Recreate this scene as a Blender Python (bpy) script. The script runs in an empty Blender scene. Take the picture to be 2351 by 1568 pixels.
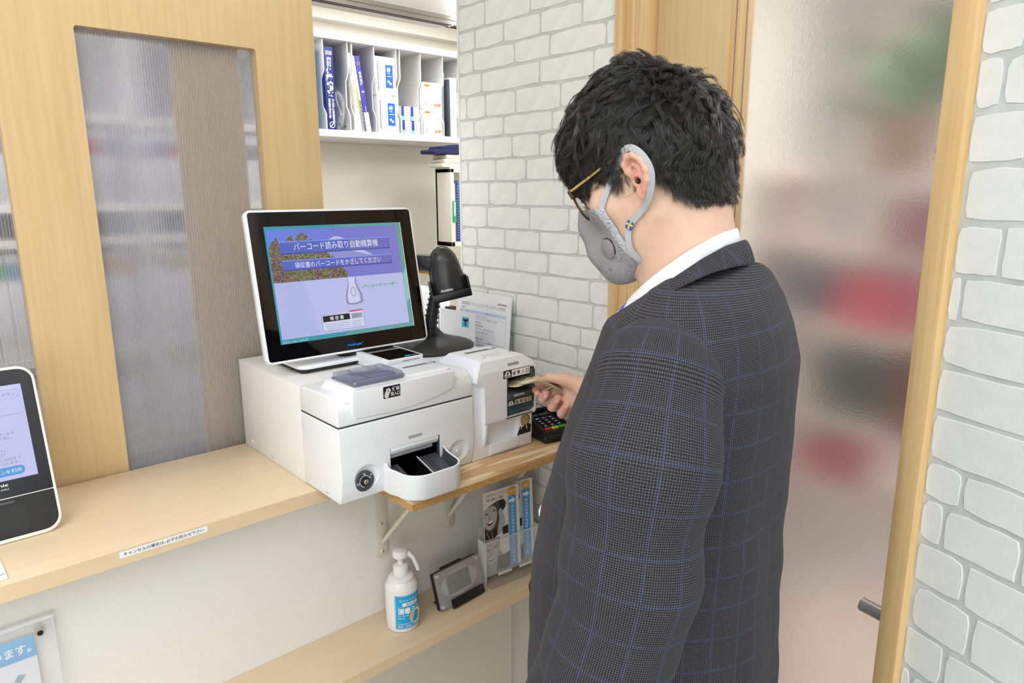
import bpy, bmesh, math, random
import numpy as np
from math import sin, cos, pi, radians, sqrt, atan2
from mathutils import Vector, Matrix

random.seed(7); np.random.seed(7)
SC = bpy.context.scene
COL = SC.collection

# ------------------------------------------------------------------ camera, light, exposure
def srgb(r, g, b):
    f = lambda c: ((c/255.+.055)/1.055)**2.4 if c > 10 else c/255./12.92
    return (f(r), f(g), f(b), 1.0)

cam_d = bpy.data.cameras.new('camera'); cam = bpy.data.objects.new('camera', cam_d); COL.objects.link(cam)
cam_d.sensor_width = 36.0; cam_d.lens = 1600.0/2351.0*36.0
cam_d.clip_start = .02; cam_d.clip_end = 60
def cam_axes(az=48.1, pitch=math.atan(343/1600.), roll=-0.0037):
    a = radians(az)
    fh = Vector((cos(a), sin(a), 0)); rt = Vector((sin(a), -cos(a), 0)); up = Vector((0, 0, 1))
    fw = fh*cos(pitch)-up*sin(pitch); u = fh*sin(pitch)+up*cos(pitch)
    return rt*cos(roll)+u*sin(roll), -rt*sin(roll)+u*cos(roll), fw
_r, _u, _f = cam_axes()
cam.matrix_world = Matrix(((_r.x, _u.x, -_f.x, 0), (_r.y, _u.y, -_f.y, 0), (_r.z, _u.z, -_f.z, 1.55), (0, 0, 0, 1)))
SC.camera = cam

W = bpy.data.worlds.new('world'); SC.world = W; W.use_nodes = True
W.node_tree.nodes['Background'].inputs[0].default_value = (1.0, .99, .975, 1)
W.node_tree.nodes['Background'].inputs[1].default_value = 0.25

SC.view_settings.view_transform = 'Standard'; SC.view_settings.look = 'None'
SC.view_settings.gamma = 1.0; SC.view_settings.use_curve_mapping = False
SC.view_settings.exposure = -0.06

def area(name, loc, size, power, col=(.955, .98, 1), rot=(0, 0, 0), sy=None):
    d = bpy.data.lights.new(name, 'AREA'); d.energy = power; d.color = col
    d.shape = 'RECTANGLE'; d.size = size; d.size_y = sy or size
    o = bpy.data.objects.new(name, d); COL.objects.link(o); o.location = loc; o.rotation_euler = rot
    return o
# ceiling lamps of the waiting room (in front of the counter), of the office behind it and of the room beyond the glass door
area('ceiling_lamp', (-.75, .30, 2.46), 1.2, 27)
area('ceiling_lamp', (.2, -1.1, 2.46), 1.3, 18)
area('ceiling_lamp', (.45, .75, 2.46), .5, 1.2, sy=.9)
area('fill_light', (-1.5, -3.15, 1.35), 3.0, 60, col=(.90, .955, 1), rot=(radians(90), 0, 0), sy=1.9)  # added front fill from behind the viewer, no known window there
area('fill_light', (-3.05, -1.6, 1.35), 2.2, 22, col=(.90, .955, 1), rot=(radians(90), 0, radians(-90)), sy=1.8)  # second added fill light, brightens the scene from the left
area('office_lamp', (1.60, 1.95, 2.42), .7, 10, sy=.9)
area('office_lamp', (.30, 1.95, 2.42), .6, 14, sy=.8)
area('office_lamp', (-.9, 2.1, 2.42), .8, 36, sy=1.0)
area('corridor_lamp', (1.26, .699, 2.44), .26, 32, rot=(0, 0, radians(-22)), sy=1.0)
area('corridor_lamp', (2.3, -.1, 2.44), .9, 60)

SC.cycles.max_bounces = 10; SC.cycles.transparent_max_bounces = 16
SC.cycles.transmission_bounces = 8; SC.cycles.caustics_refractive = True; SC.cycles.caustics_reflective = False
SC.cycles.sample_clamp_indirect = 6

# ------------------------------------------------------------------ materials
MATS = {}
def pmat(name, col, rough=.5, metal=0., spec=.5, trans=0., ior=1.45, emit=None, estr=1., coat=0., alpha=1., sheen=0., sss=0.):
    if name in MATS: return MATS[name]
    m = bpy.data.materials.new(name); m.use_nodes = True; MATS[name] = m
    b = m.node_tree.nodes['Principled BSDF']
    b.inputs['Base Color'].default_value = col if len(col) == 4 else srgb(*col)
    b.inputs['Roughness'].default_value = rough; b.inputs['Metallic'].default_value = metal
    b.inputs['Specular IOR Level'].default_value = spec; b.inputs['IOR'].default_value = ior
    b.inputs['Transmission Weight'].default_value = trans; b.inputs['Coat Weight'].default_value = coat
    b.inputs['Coat Roughness'].default_value = .05; b.inputs['Alpha'].default_value = alpha
    if sheen: b.inputs['Sheen Weight'].default_value = sheen
    if sss:
        b.inputs['Subsurface Weight'].default_value = sss
        b.inputs['Subsurface Radius'].default_value = (.6, .25, .12); b.inputs['Subsurface Scale'].default_value = .01
    if emit is not None:
        b.inputs['Emission Color'].default_value = emit if len(emit) == 4 else srgb(*emit)
        b.inputs['Emission Strength'].default_value = estr
    return m
class NT:
    def __init__(s, m): s.t = m.node_tree; s.b = s.t.nodes['Principled BSDF']
    def n(s, typ, **kw):
        x = s.t.nodes.new(typ)
        for k, v in kw.items():
            if k in x.inputs: x.inputs[k].default_value = v
            else: setattr(x, k, v)
        return x
    def l(s, a, b): s.t.links.new(a, b)
    def ramp(s, fac, stops):
        r = s.n('ShaderNodeValToRGB'); e = r.color_ramp.elements
        while len(e) > 1: e.remove(e[-1])
        e[0].position = stops[0][0]; e[0].color = stops[0][1]
        for p, c in stops[1:]:
            q = e.new(p); q.color = c
        s.l(fac, r.inputs[0]); return r.outputs[0]
    def coord(s, kind='Object', scale=(1, 1, 1), rot=(0, 0, 0)):
        c = s.n('ShaderNodeTexCoord'); mp = s.n('ShaderNodeMapping')
        mp.inputs['Scale'].default_value = scale; mp.inputs['Rotation'].default_value = rot
        s.l(c.outputs[kind], mp.inputs[0]); return mp.outputs[0]
    def noise(s, vec, scale=5, detail=4, rough=.5, dist=0.):
        x = s.n('ShaderNodeTexNoise'); x.inputs['Scale'].default_value = scale; x.inputs['Detail'].default_value = detail
        x.inputs['Roughness'].default_value = rough; x.inputs['Distortion'].default_value = dist
        s.l(vec, x.inputs['Vector']); return x.outputs[0]
    def bump(s, h, strength=.2, dist=.001):
        x = s.n('ShaderNodeBump'); x.inputs['Strength'].default_value = strength; x.inputs['Distance'].default_value = dist
        s.l(h, x.inputs['Height']); s.l(x.outputs[0], s.b.inputs['Normal']); return x
def wood(name, c1, c2, c3, scale=(60, 60, 2.2), rough=.42, contrast=.65, nscale=1.2):
    """straight grained laminate; scale is large across the grain and small along it"""
    m = pmat(name, c1, rough=rough); t = NT(m)
    v = t.coord('Object', scale)
    a = t.noise(v, nscale, 5, .6, .3)
    v2 = t.coord('Object', tuple(x*4 for x in scale)); b = t.noise(v2, nscale, 3, .7)
    mx = t.n('ShaderNodeMath', operation='MULTIPLY_ADD'); t.l(b, mx.inputs[0]); mx.inputs[1].default_value = .35; t.l(a, mx.inputs[2])
    d = .16/contrast
    t.l(t.ramp(mx.outputs[0], [(.675-d*1.6, srgb(*c3)), (.675-.2*d, srgb(*c1)), (.675+d*1.3, srgb(*c2))]), t.b.inputs['Base Color'])
    t.bump(mx.outputs[0], .08, .0004)
    return m
M_door = wood('oak_laminate', (206, 178, 132), (215, 189, 145), (193, 162, 115))
M_trim = wood('oak_trim', (214, 181, 130), (226, 196, 148), (196, 160, 110), contrast=.8)
M_counter = wood('maple_laminate', (228, 206, 174), (232, 212, 182), (221, 198, 164), scale=(3, 40, 40), rough=.38, contrast=.6)
M_counter_edge = wood('maple_edge', (222, 198, 162), (228, 206, 172), (212, 186, 148), scale=(3, 40, 40), rough=.45, contrast=.6)

def pine():
    m = pmat('pine_plank', (228, 198, 156), rough=.5); t = NT(m)
    v = t.coord('Object', (1.6, 9, 22))
    n1 = t.noise(v, 1.3, 2, .5, .8)
    w = t.n('ShaderNodeMath', operation='MULTIPLY'); t.l(n1, w.inputs[0]); w.inputs[1].default_value = 26
    s = t.n('ShaderNodeMath', operation='SINE'); t.l(w.outputs[0], s.inputs[0])
    n2 = t.noise(t.coord('Object', (6, 180, 180)), 1, 3, .6)
    k = t.n('ShaderNodeMath', operation='MULTIPLY_ADD'); t.l(n2, k.inputs[0]); k.inputs[1].default_value = 1.2; t.l(s.outputs[0], k.inputs[2])
    t.l(t.ramp(k.outputs[0], [(.0, srgb(236, 212, 176)), (.5, srgb(232, 206, 168)), (.9, srgb(224, 192, 152)), (1, srgb(208, 170, 128))]), t.b.inputs['Base Color'])
    return m
M_pine = pine()
def ply_edge():
    m = pmat('plywood_underside', (170, 122, 62), rough=.7); t = NT(m)
    n = t.noise(t.coord('Object', (120, 300, 600)), 1, 4, .7)
    t.l(t.ramp(n, [(.35, srgb(168, 128, 74)), (.6, srgb(204, 164, 108))]), t.b.inputs['Base Color']); return m
M_ply = ply_edge()
def brickpaint(name, c1, c2, fine=180):
    m = pmat(name, c1, rough=.75, spec=.3); t = NT(m)
    v = t.coord('Object'); n = t.noise(v, 28, 5, .6)
    t.l(t.ramp(n, [(.35, srgb(*c1)), (.65, srgb(*c2))]), t.b.inputs['Base Color'])
    n2 = t.noise(v, fine, 4, .7); t.bump(n2, .35, .0012); return m
M_brick = brickpaint('white_painted_brick', (224, 224, 221), (232, 232, 229))
M_joint = brickpaint('grey_mortar_joint', (190, 192, 190), (206, 207, 204), 320)
M_brick2 = brickpaint('cool_white_brick', (224, 227, 228), (232, 234, 235))
M_joint2 = brickpaint('cool_grey_joint', (188, 195, 195), (208, 213, 213), 300)
def linen(name, c):
    m = pmat(name, c, rough=.85, spec=.2); t = NT(m)
    a = t.noise(t.coord('Object', (700, 700, 90)), 1, 3, .6); b = t.noise(t.coord('Object', (120, 120, 700)), 1, 3, .6)
    ad = t.n('ShaderNodeMath', operation='ADD'); t.l(a, ad.inputs[0]); t.l(b, ad.inputs[1])
    t.l(t.ramp(ad.outputs[0], [(.35, srgb(*[x-7 for x in c])), (.7, srgb(*[min(255, x+4) for x in c]))]), t.b.inputs['Base Color'])
    t.bump(ad.outputs[0], .5, .0012); return m
M_linen = linen('linen_wallpaper', (228, 226, 222))
M_wall = pmat('cream_wall', (222, 217, 206), rough=.8, spec=.2)
M_ceil = pmat('ceiling_white', (232, 230, 225), rough=.9)
M_floor = wood('floor_vinyl', (190, 184, 174), (204, 198, 188), (174, 168, 158), scale=(2, 20, 20))
M_white = pmat('white_plastic', (238, 241, 246), rough=.32, spec=.5)
M_white2 = pmat('off_white_plastic', (234, 234, 233), rough=.38)
M_warmwhite = pmat('warm_white_plastic', (236, 234, 231), rough=.3)
M_grey = pmat('dark_grey_plastic', (72, 76, 84), rough=.35)
M_lgrey = pmat('light_grey_plastic', (176, 180, 184), rough=.35)
M_black = pmat('black_plastic', (22, 22, 24), rough=.35)
M_blackm = pmat('matte_black_plastic', (30, 30, 31), rough=.55)
M_gloss = pmat('black_glass', (8, 8, 10), rough=.04, spec=.5)
M_seam = pmat('seam_shadow_gap', (60, 62, 66), rough=.9)
M_steel = pmat('brushed_steel', (206, 204, 200), rough=.3, metal=.75)
M_alu = pmat('anodised_aluminium', (176, 174, 168), rough=.35, metal=.8)
M_paper = pmat('white_paper', (236, 236, 240), rough=.7)
M_ink = pmat('black_ink', (24, 24, 26), rough=.6)
M_inkg = pmat('grey_ink', (110, 112, 118), rough=.6)
M_labwhite = pmat('label_white', (240, 241, 243), rough=.5)
M_bracket = pmat('cream_painted_metal', (214, 208, 194), rough=.45)
M_shelfwhite = pmat('white_shelf', (226, 225, 222), rough=.5)
M_clear = pmat('clear_acrylic', (250, 250, 250), rough=.03, trans=1., ior=1.2)
M_smoke = pmat('smoky_clear_plastic', (176, 180, 204), rough=.12, trans=.6, ior=1.2, alpha=.55)

# ------------------------------------------------------------------ mesh helpers
class G:
    """collects faces (with material slots) and links them as one mesh object"""
    def __init__(s): s.v = []; s.f = []; s.mi = []; s.mats = []; s.sm = []; s.T = None
    def slot(s, m):
        if m not in s.mats: s.mats.append(m)
        return s.mats.index(m)
    def add(s, vs, fs, m=None, smooth=False, T=None):
        k = len(s.v); T = T or s.T
        vs = [tuple(T @ Vector(p)) for p in vs] if T is not None else [tuple(p) for p in vs]
        s.v += vs; i = s.slot(m) if m is not None else 0
        for f in fs: s.f.append(tuple(j+k for j in f)); s.mi.append(i); s.sm.append(smooth)
        return s
    def bm(s, bm, m=None, smooth=False, T=None):
        bm.verts.index_update()
        s.add([v.co[:] for v in bm.verts], [[v.index for v in f.verts] for f in bm.faces], m, smooth, T); bm.free(); return s
    def box(s, x0, x1, y0, y1, z0, z1, m=None, bev=0., seg=2, T=None):
        if not bev:
            v = [(x, y, z) for x in (x0, x1) for y in (y0, y1) for z in (z0, z1)]
            return s.add(v, [(0, 1, 3, 2), (4, 6, 7, 5), (0, 4, 5, 1), (2, 3, 7, 6), (0, 2, 6, 4), (1, 5, 7, 3)], m, False, T)
        b = bmesh.new(); bmesh.ops.create_cube(b, size=1)
        for v in b.verts:
            v.co = Vector(((x0+x1)/2+v.co.x*(x1-x0), (y0+y1)/2+v.co.y*(y1-y0), (z0+z1)/2+v.co.z*(z1-z0)))
        bmesh.ops.bevel(b, geom=b.edges[:], offset=bev, segments=seg, profile=.5, affect='EDGES')
        return s.bm(b, m, True, T)
    def prism(s, pts, a, b_, axis='z', m=None, bev=0., T=None, seg=2, smooth=None):
        """extrude polygon pts (2D) from a to b along axis; x: pts=(y,z)  y: pts=(x,z)  z: pts=(x,y)"""
        def P(p, h):
            return {'x': (h, p[0], p[1]), 'y': (p[0], h, p[1]), 'z': (p[0], p[1], h)}[axis]
        bm = bmesh.new(); lo = [bm.verts.new(P(p, a)) for p in pts]; hi = [bm.verts.new(P(p, b_)) for p in pts]
        n = len(pts); bm.faces.new(lo[::-1]); bm.faces.new(hi)
        for i in range(n): bm.faces.new((lo[i], lo[(i+1) % n], hi[(i+1) % n], hi[i]))
        bmesh.ops.recalc_face_normals(bm, faces=bm.faces[:])
        if bev: bmesh.ops.bevel(bm, geom=[e for e in bm.edges], offset=bev, segments=seg, profile=.5, affect='EDGES', clamp_overlap=True)
        return s.bm(bm, m, bool(bev) if smooth is None else smooth, T)
    def lathe(s, prof, m=None, n=32, T=None, smooth=True, axis='z', arc=None):
        vs = []; fs = []; N = n if arc is None else n+1
        for (r, h) in prof:
            for i in range(N):
                t = 2*pi*i/n if arc is None else arc[0]+(arc[1]-arc[0])*i/n
                x, y = r*cos(t), r*sin(t)
                vs.append({'z': (x, y, h), 'y': (x, h, y), 'x': (h, x, y)}[axis])
        for k in range(len(prof)-1):
            for i in range(n):
                j = (i+1) % N
                fs.append((k*N+i, k*N+j, (k+1)*N+j, (k+1)*N+i))
        return s.add(vs, fs, m, smooth, T)
    def cyl(s, p0, p1, r, m=None, n=16, r1=None, T=None, caps=True):
        p0, p1 = Vector(p0), Vector(p1); d = (p1-p0).normalized()
        a = d.orthogonal().normalized(); b = d.cross(a); r1 = r if r1 is None else r1; vs = []
        for q, rr in ((p0, r), (p1, r1)):
            for i in range(n): t = 2*pi*i/n; vs.append(q+a*rr*cos(t)+b*rr*sin(t))
        fs = [(i, (i+1) % n, n+(i+1) % n, n+i) for i in range(n)]
        s.add(vs, fs, m, True, T)
        if caps: s.add(vs, [tuple(range(n))[::-1], tuple(range(n, 2*n))], m, False, T)
        return s
    def tube(s, pts, r, m=None, n=8, T=None, closed=False, flat=None, nrm=None):
        """tube along points; r number or list; flat=(w,t) makes a ribbon of width w along nrm"""
        P = [Vector(p) for p in pts]; N = len(P); vs = []
        prev = None
        for i, p in enumerate(P):
            a = P[(i-1) % N] if (i or closed) else P[0]; b = P[(i+1) % N] if (i < N-1 or closed) else P[-1]
            d = (b-a).normalized()
            if flat:
                w = Vector(nrm[i] if isinstance(nrm, list) else nrm); u = w-d*w.dot(d); u.normalize()
                v = d.cross(u); ra, rb = flat[0]/2, flat[1]/2
            else:
                if prev is None: u = d.orthogonal().normalized()
                else: u = (prev-d*prev.dot(d)).normalized()
                v = d.cross(u); ra = rb = r[i] if isinstance(r, (list, tuple)) else r
            prev = u
            for k in range(n):
                t = 2*pi*(k+.5)/n
                if flat:
                    c, e = cos(t), sin(t); q = 4
                    c = math.copysign(abs(c)**(2/q), c); e = math.copysign(abs(e)**(2/q), e)
                else: c, e = cos(t), sin(t)
                vs.append(p+u*ra*c+v*rb*e)
        fs = [(i*n+k, i*n+(k+1) % n, (i+1) % N*n+(k+1) % n, (i+1) % N*n+k) for i in range(N if closed else N-1) for k in range(n)]
        if not closed: fs += [tuple(range(n))[::-1], tuple(range((N-1)*n, N*n))]
        return s.add(vs, fs, m, True, T)
    def obj(s, name, mat=None, parent=None, T=None, recalc=True):
        me = bpy.data.meshes.new(name); me.from_pydata(s.v, [], s.f)
        mats = s.mats or ([mat] if mat else [])
        if s.mats and mat and len(s.mats) == 0: mats = [mat]
        for m in mats: me.materials.append(m)
        if len(mats) > 1: me.polygons.foreach_set('material_index', s.mi)
        me.polygons.foreach_set('use_smooth', s.sm)
        if T is not None: me.transform(T)
        me.update(); me.validate()
        if recalc and len(me.polygons) < 60000:
            b = bmesh.new(); b.from_mesh(me); bmesh.ops.recalc_face_normals(b, faces=b.faces[:]); b.to_mesh(me); b.free()
        try: me.set_sharp_from_angle(angle=radians(38))
        except Exception: pass
        o = bpy.data.objects.new(name, me); COL.objects.link(o)
        if parent is not None: o.parent = parent
        return o
def rrect(x0, x1, y0, y1, r, n=5):
    if not isinstance(r, (list, tuple)): r = [r]*4
    out = []
    for (cx, cy, a0), rr in zip(((x1, y1, 0), (x0, y1, 90), (x0, y0, 180), (x1, y0, 270)), r):
        cx += -rr if cx == x1 else rr; cy += -rr if cy == y1 else rr
        if rr <= 0: out.append((cx, cy)); continue
        for i in range(n+1):
            t = radians(a0+90*i/n); out.append((cx+rr*cos(t), cy+rr*sin(t)))
    return out
def circ(cx, cy, r, n=28, ry=None): return [(cx+r*cos(2*pi*i/n), cy+(ry or r)*sin(2*pi*i/n)) for i in range(n)]

def thing(name, label, cat, loc=(0, 0, 0), rotz=0., group=None, M=None):
    o = bpy.data.objects.new(name, None); COL.objects.link(o); o.empty_display_size = .05
    if M is not None: o.matrix_world = M
    else: o.location = loc; o.rotation_euler = (0, 0, rotz)
    o['label'] = label; o['category'] = cat
    if group: o['group'] = group
    return o
def tag(o, label, cat, group=None):
    o['label'] = label; o['category'] = cat
    if group: o['group'] = group
    return o
def struct(o): o['kind'] = 'structure'; return o
def base(o, loc):
    """move the origin of a mesh built in world space to its base"""
    L = Vector(loc); o.data.transform(Matrix.Translation(-L)); o.location = L; return o

# ------------------------------------------------------------------ printing: flat letters and shapes on a surface
_TC = {}
def glyphs(s, bold=0.):
    key = (s, bold)
    if key in _TC: return _TC[key]
    c = bpy.data.curves.new('t', 'FONT'); c.body = s; c.resolution_u = 2; c.offset = bold; c.size = 1
    o = bpy.data.objects.new('t', c); COL.objects.link(o)
    dg = bpy.context.evaluated_depsgraph_get(); dg.update()
    me = o.evaluated_get(dg).to_mesh()
    v = [(p.co.x, p.co.y) for p in me.vertices]; f = [tuple(q.vertices) for q in me.polygons]
    o.evaluated_get(dg).to_mesh_clear(); bpy.data.objects.remove(o); bpy.data.curves.remove(c)
    _TC[key] = (v, f); return _TC[key]
class Print:
    def __init__(s, org=None, xd=None, yd=None, fn=None, gap=.00012):
        s.g = G(); s.k = 1; s.gap = gap
        if fn is None:
            O, X_, Y_ = Vector(org), Vector(xd).normalized(), Vector(yd).normalized(); N_ = X_.cross(Y_)
            fn = lambda x, y, h: O+X_*x+Y_*y+N_*h
        s.fn = fn
    def lay(s, k=None): s.k = s.k+1 if k is None else k; return s
    def poly(s, pts, m, lay=True):
        s.g.add([s.fn(x, y, s.k*s.gap) for x, y in pts], [tuple(range(len(pts)))], m)
        if lay: s.k += 1
        return s
    def strip(s, x0, x1, y0, y1, m, n=12):
        for i in range(n):
            a, b = x0+(x1-x0)*i/n, x0+(x1-x0)*(i+1)/n
            s.g.add([s.fn(a, y0, s.k*s.gap), s.fn(b, y0, s.k*s.gap), s.fn(b, y1, s.k*s.gap), s.fn(a, y1, s.k*s.gap)], [(0, 1, 2, 3)], m, True)
        s.k += 1; return s
    def rect(s, x0, x1, y0, y1, m, r=0., lay=True): return s.poly(rrect(x0, x1, y0, y1, r) if r else [(x0, y0), (x1, y0), (x1, y1), (x0, y1)], m, lay)
    def circle(s, x, y, r, m, ry=None): return s.poly(circ(x, y, r, 28, ry), m)
    def ring(s, x, y, r, w, m, ry=None, a0=0, a1=360, n=28):
        ry = ry or r; P = []
        for i in range(n+1):
            t = radians(a0+(a1-a0)*i/n); P += [(x+r*cos(t), y+ry*sin(t)), (x+(r-w)*cos(t), y+(ry-w)*sin(t))]
        s.g.add([s.fn(a, b, s.k*s.gap) for a, b in P], [(2*i, 2*i+2, 2*i+3, 2*i+1) for i in range(n)], m); s.k += 1; return s
    def frame(s, x0, x1, y0, y1, w, m):
        for a in ((x0, x1, y0, y0+w), (x0, x1, y1-w, y1), (x0, x0+w, y0, y1), (x1-w, x1, y0, y1)): s.rect(*a, m, lay=False)
        s.k += 1; return s
    def line(s, x0, y0, x1, y1, w, m):
        d = Vector((x1-x0, y1-y0)).normalized()*w/2
        return s.poly([(x0-d.y, y0+d.x), (x1-d.y, y1+d.x), (x1+d.y, y1-d.x), (x0+d.y, y0-d.x)], m)
    def text(s, txt, x0, x1, y0, y1, m, bold=.0, keep=False, slant=0.):
        """fit txt into the box; keep=True keeps the letter proportions (left aligned)"""
        v, f = glyphs(txt, bold)
        if not v: return s
        ax, bx = min(p[0] for p in v), max(p[0] for p in v); ay, by = min(p[1] for p in v), max(p[1] for p in v)
        sx = (x1-x0)/max(bx-ax, 1e-6); sy = (y1-y0)/max(by-ay, 1e-6)
        if keep: sx = sy = min(sx, sy)
        h = s.k*s.gap
        s.g.add([s.fn(x0+(p[0]-ax)*sx+slant*(p[1]-ay)*sy, y0+(p[1]-ay)*sy, h) for p in v], f, m); s.k += 1; return s
    def vtext(s, txt, xc, ytop, size, pitch, m, bold=0.):
        k = s.k
        for i, ch in enumerate(txt):
            s.k = k
            if ch == 'ー': s.rect(xc-size*.06, xc+size*.06, ytop-i*pitch-size*.85, ytop-i*pitch-size*.15, m)
            elif ch in '、。,': s.text(ch, xc+size*.1, xc+size*.35, ytop-i*pitch-size*.4, ytop-i*pitch-size*.15, m, bold)
            else: s.text(ch, xc-size/2, xc+size/2, ytop-i*pitch-size, ytop-i*pitch, m, bold)
        s.k = k+1; return s
    def obj(s, name, parent=None): return s.g.obj(name, None, parent, recalc=False)

# ================================================================== THE SETTING
XW = 1.15                      # plane of the white brick wall beside the machine
P1 = Vector((1.15, .959, 0))   # where that wall turns towards the glass door
DROT = radians(248)            # door wall frame: x along the wall towards the viewer, y into the wall
DM = Matrix.Translation(P1) @ Matrix.Rotation(DROT, 4, 'Z')

g = G(); g.box(-3.2, 3.6, -3.2, 3.2, -.05, 0); struct(g.obj('floor', M_floor))
g = G(); g.T = DM; g.box(-.6, 2.4, .12, 1.55, .0, .004, pmat('corridor_floor', (214, 196, 184), rough=.5)); struct(g.obj('floor_corridor'))
g = G(); g.box(-3.2, 3.6, -3.2, 3.2, 2.5, 2.55); struct(g.obj('ceiling', M_ceil))
g = G(); g.box(-3.2, XW+.1, 1.22, 1.36, 0, .972); struct(g.obj('wall_counter', M_linen))
g = G(); g.box(-3.2, -3.1, -3.2, 3.2, 0, 2.5); struct(g.obj('wall_left', M_wall))
g = G(); g.box(-3.2, 3.6, -3.3, -3.2, 0, 2.5); struct(g.obj('wall_behind', M_wall))
g = G(); g.box(-3.1, 2.4, 2.65, 2.75, 0, 2.5)
struct(g.obj('wall_office', M_wall))
g = G(); g.box(.6, 2.3, 2.6, 2.65, 2.2, 2.25); g.box(.6, 2.3, 2.5, 2.65, 2.262, 2.5); struct(g.obj('trim_6', M_wall))
g = G(); g.box(2.3, 2.4, 1.2, 2.65, 0, 2.5); struct(g.obj('wall_office_right', M_wall))
# header over the office opening and its sliding-door track
g = G(); g.box(-3.1, 1.25, 1.61, 1.70, 2.0, 2.5, M_ceil); o = struct(g.obj('trim_1'))
g = G(); g.box(-3.1, 1.22, 1.575, 1.61, 1.994, 2.004, M_alu)
for y in (1.578, 1.590, 1.602): g.box(-3.1, 1.22, y, y+.003, 1.984, 1.994, M_alu)
g.box(-3.1, 1.22, 1.583, 1.588, 1.990, 1.9935, M_black); g.box(-3.1, 1.22, 1.595, 1.600, 1.990, 1.9935, M_black)
g.obj('sliding_door_track', None, o)

ROWS = [1.939, 1.889, 1.838, 1.785, 1.728, 1.682, 1.629, 1.575, 1.516, 1.460]
JL = [[1.413, 1.306, 1.183, 1.06], [1.421, 1.269, 1.154, .992], [1.39, 1.185, 1.024], [1.449, 1.375, 1.265, 1.12, 1.012],
      [1.42, 1.309, 1.145, 1.048], [1.386, 1.278, 1.185, 1.057], [1.447, 1.339, 1.230, 1.032], [1.365, 1.263, 1.107], [1.374, 1.217, 1.09]]
JR = [[.787, .90], [.93], [.91], [.925], [.818, .92], [.802, .888], [.835, .93], [.776, .849], [.824, .93]]
def brick(parent, mat, a0, a1, z0, z1, P, jit, h=.0013):
    """one wallpaper-brick: an uneven slab standing proud of the joint, P(a,z,h) maps to the wall"""
    w, t = a1-a0, z1-z0
    if w < .012: return
    j = .0026*(.8+.5*random.random()); r = min(.008, w/3)
    pts = []
    for i in range(16):
        s_ = i/16*4; k = int(s_); f = s_-k
        e = [(a0+j+(w-2*j)*f, z0+j), (a1-j, z0+j+(t-2*j)*f), (a1-j-(w-2*j)*f, z1-j), (a0+j, z1-j-(t-2*j)*f)][k]
        if f == 0:      # corner
            cx = r*.55*random.uniform(.3, 1.6); sx = (1, -1, -1, 1)[k]; sz = (1, 1, -1, -1)[k]
            e = (e[0]+sx*cx*.45, e[1]+sz*cx*.45)
        pts.append((e[0]+random.uniform(-1, 1)*jit*.7, e[1]+random.uniform(-1, 1)*jit))
    c = ((a0+a1)/2, (z0+z1)/2)
    O = P(c[0], c[1], 0)
    vs = [P(a, z, 0)-O for a, z in pts]+[P(a+(c[0]-a)*.012, z+(c[1]-z)*.03, h) - O for a, z in pts]
    n = 16; fs = [(i, (i+1) % n, n+(i+1) % n, n+i) for i in range(n)]+[tuple(range(n, 2*n))]
    g = G(); g.add(vs, fs, mat, False); o = g.obj('brick', None, parent); o.location = O
def brickwall(parent, mat, P, JT, A0, A1, zlo, zhi, top=False, seed=3, ext=None):
    random.seed(seed)
    for rep in range(-3, 5):
        for i in range(9):
            z1, z0 = ROWS[i]-.479*rep, ROWS[i+1]-.479*rep
            if z1 < zlo or z0 > zhi: continue
            js = sorted(JT[i])
            if ext:
                q = js[-1]; js = list(js)
                while q < ext: q += random.uniform(.08, .15); js.append(q)
            e = [A0]+[q for q in js if A0 < q < A1]+[A1]
            for a, b in zip(e, e[1:]): brick(parent, mat, a, b, z0, z1, P, .0011)
# brick wall beside the machine
g = G(); g.box(XW, XW+.12, P1.y, 1.478, 0, 2.5, M_joint)
wr = struct(g.obj('wall_right'))
brickwall(wr, M_brick, lambda a, z, h: Vector((XW-h, a, z)), JL, P1.y+.0, 1.478, .30, 2.14)
# white corner bead at its far end and the narrow return under the counter
g = G(); g.box(XW-.001, XW+.12, 1.478, 1.484, .97, 2.5); struct(g.obj('trim_2', M_ceil))
g = G(); g.box(1.105, 1.149, 1.205, 1.22, 0, .62); struct(g.obj('trim_3', M_wall))
# wall with the glass door and the nearer brick wall, bent 22 degrees from the first one
g = G(); g.box(.772, 3.6, .0, .12, 0, 2.5, M_joint2); g.T = None
g.box(0, .0, 0, 0, 0, 0, M_joint2)
wn = struct(g.obj('wall_entrance')); wn.matrix_world = DM
brickwall(wn, M_brick2, lambda a, z, h: Vector((a, -h, z)), JR, .772, 1.62, .62, 2.14, seed=8, ext=1.55)

# glass door: casing, leaf with a wide oak stile, frosted pane, rail behind the casing
dr = struct(bpy.data.objects.new('door_1', None)); COL.objects.link(dr); dr.matrix_world = DM
g = G()
g.box(0, .028, -.012, .05, 0, 2.3, None, .002); g.box(.028, .032, -.008, .05, 0, 2.3)
g.box(.032, .066, -.004, .05, 0, 2.3, None, .001); g.box(.066, .071, -.009, .05, 0, 2.3, None, .001)
g.box(.071, .112, -.006, .05, 0, 2.3, None, .001)
g.obj('casing', M_trim, dr)
g = G(); g.box(.112, .126, .02, .05, 0, 2.3); g.obj('door_stop', M_trim, dr)
g = G(); g.box(.126, .338, .012, .046, 0, 2.25, None, .0015); g.obj('door_stile', M_door, dr)
g = G(); g.box(.338, .346, .016, .046, 0, 2.25); g.box(.3475, .354, .018, .046, 0, 2.25); g.obj('glazing_bead', M_trim, dr)
g = G(); g.box(.346, .3478, .0175, .046, 0, 2.25); g.obj('glazing_gasket', pmat('mauve_gasket', (140, 116, 124), rough=.7), dr)
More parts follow.
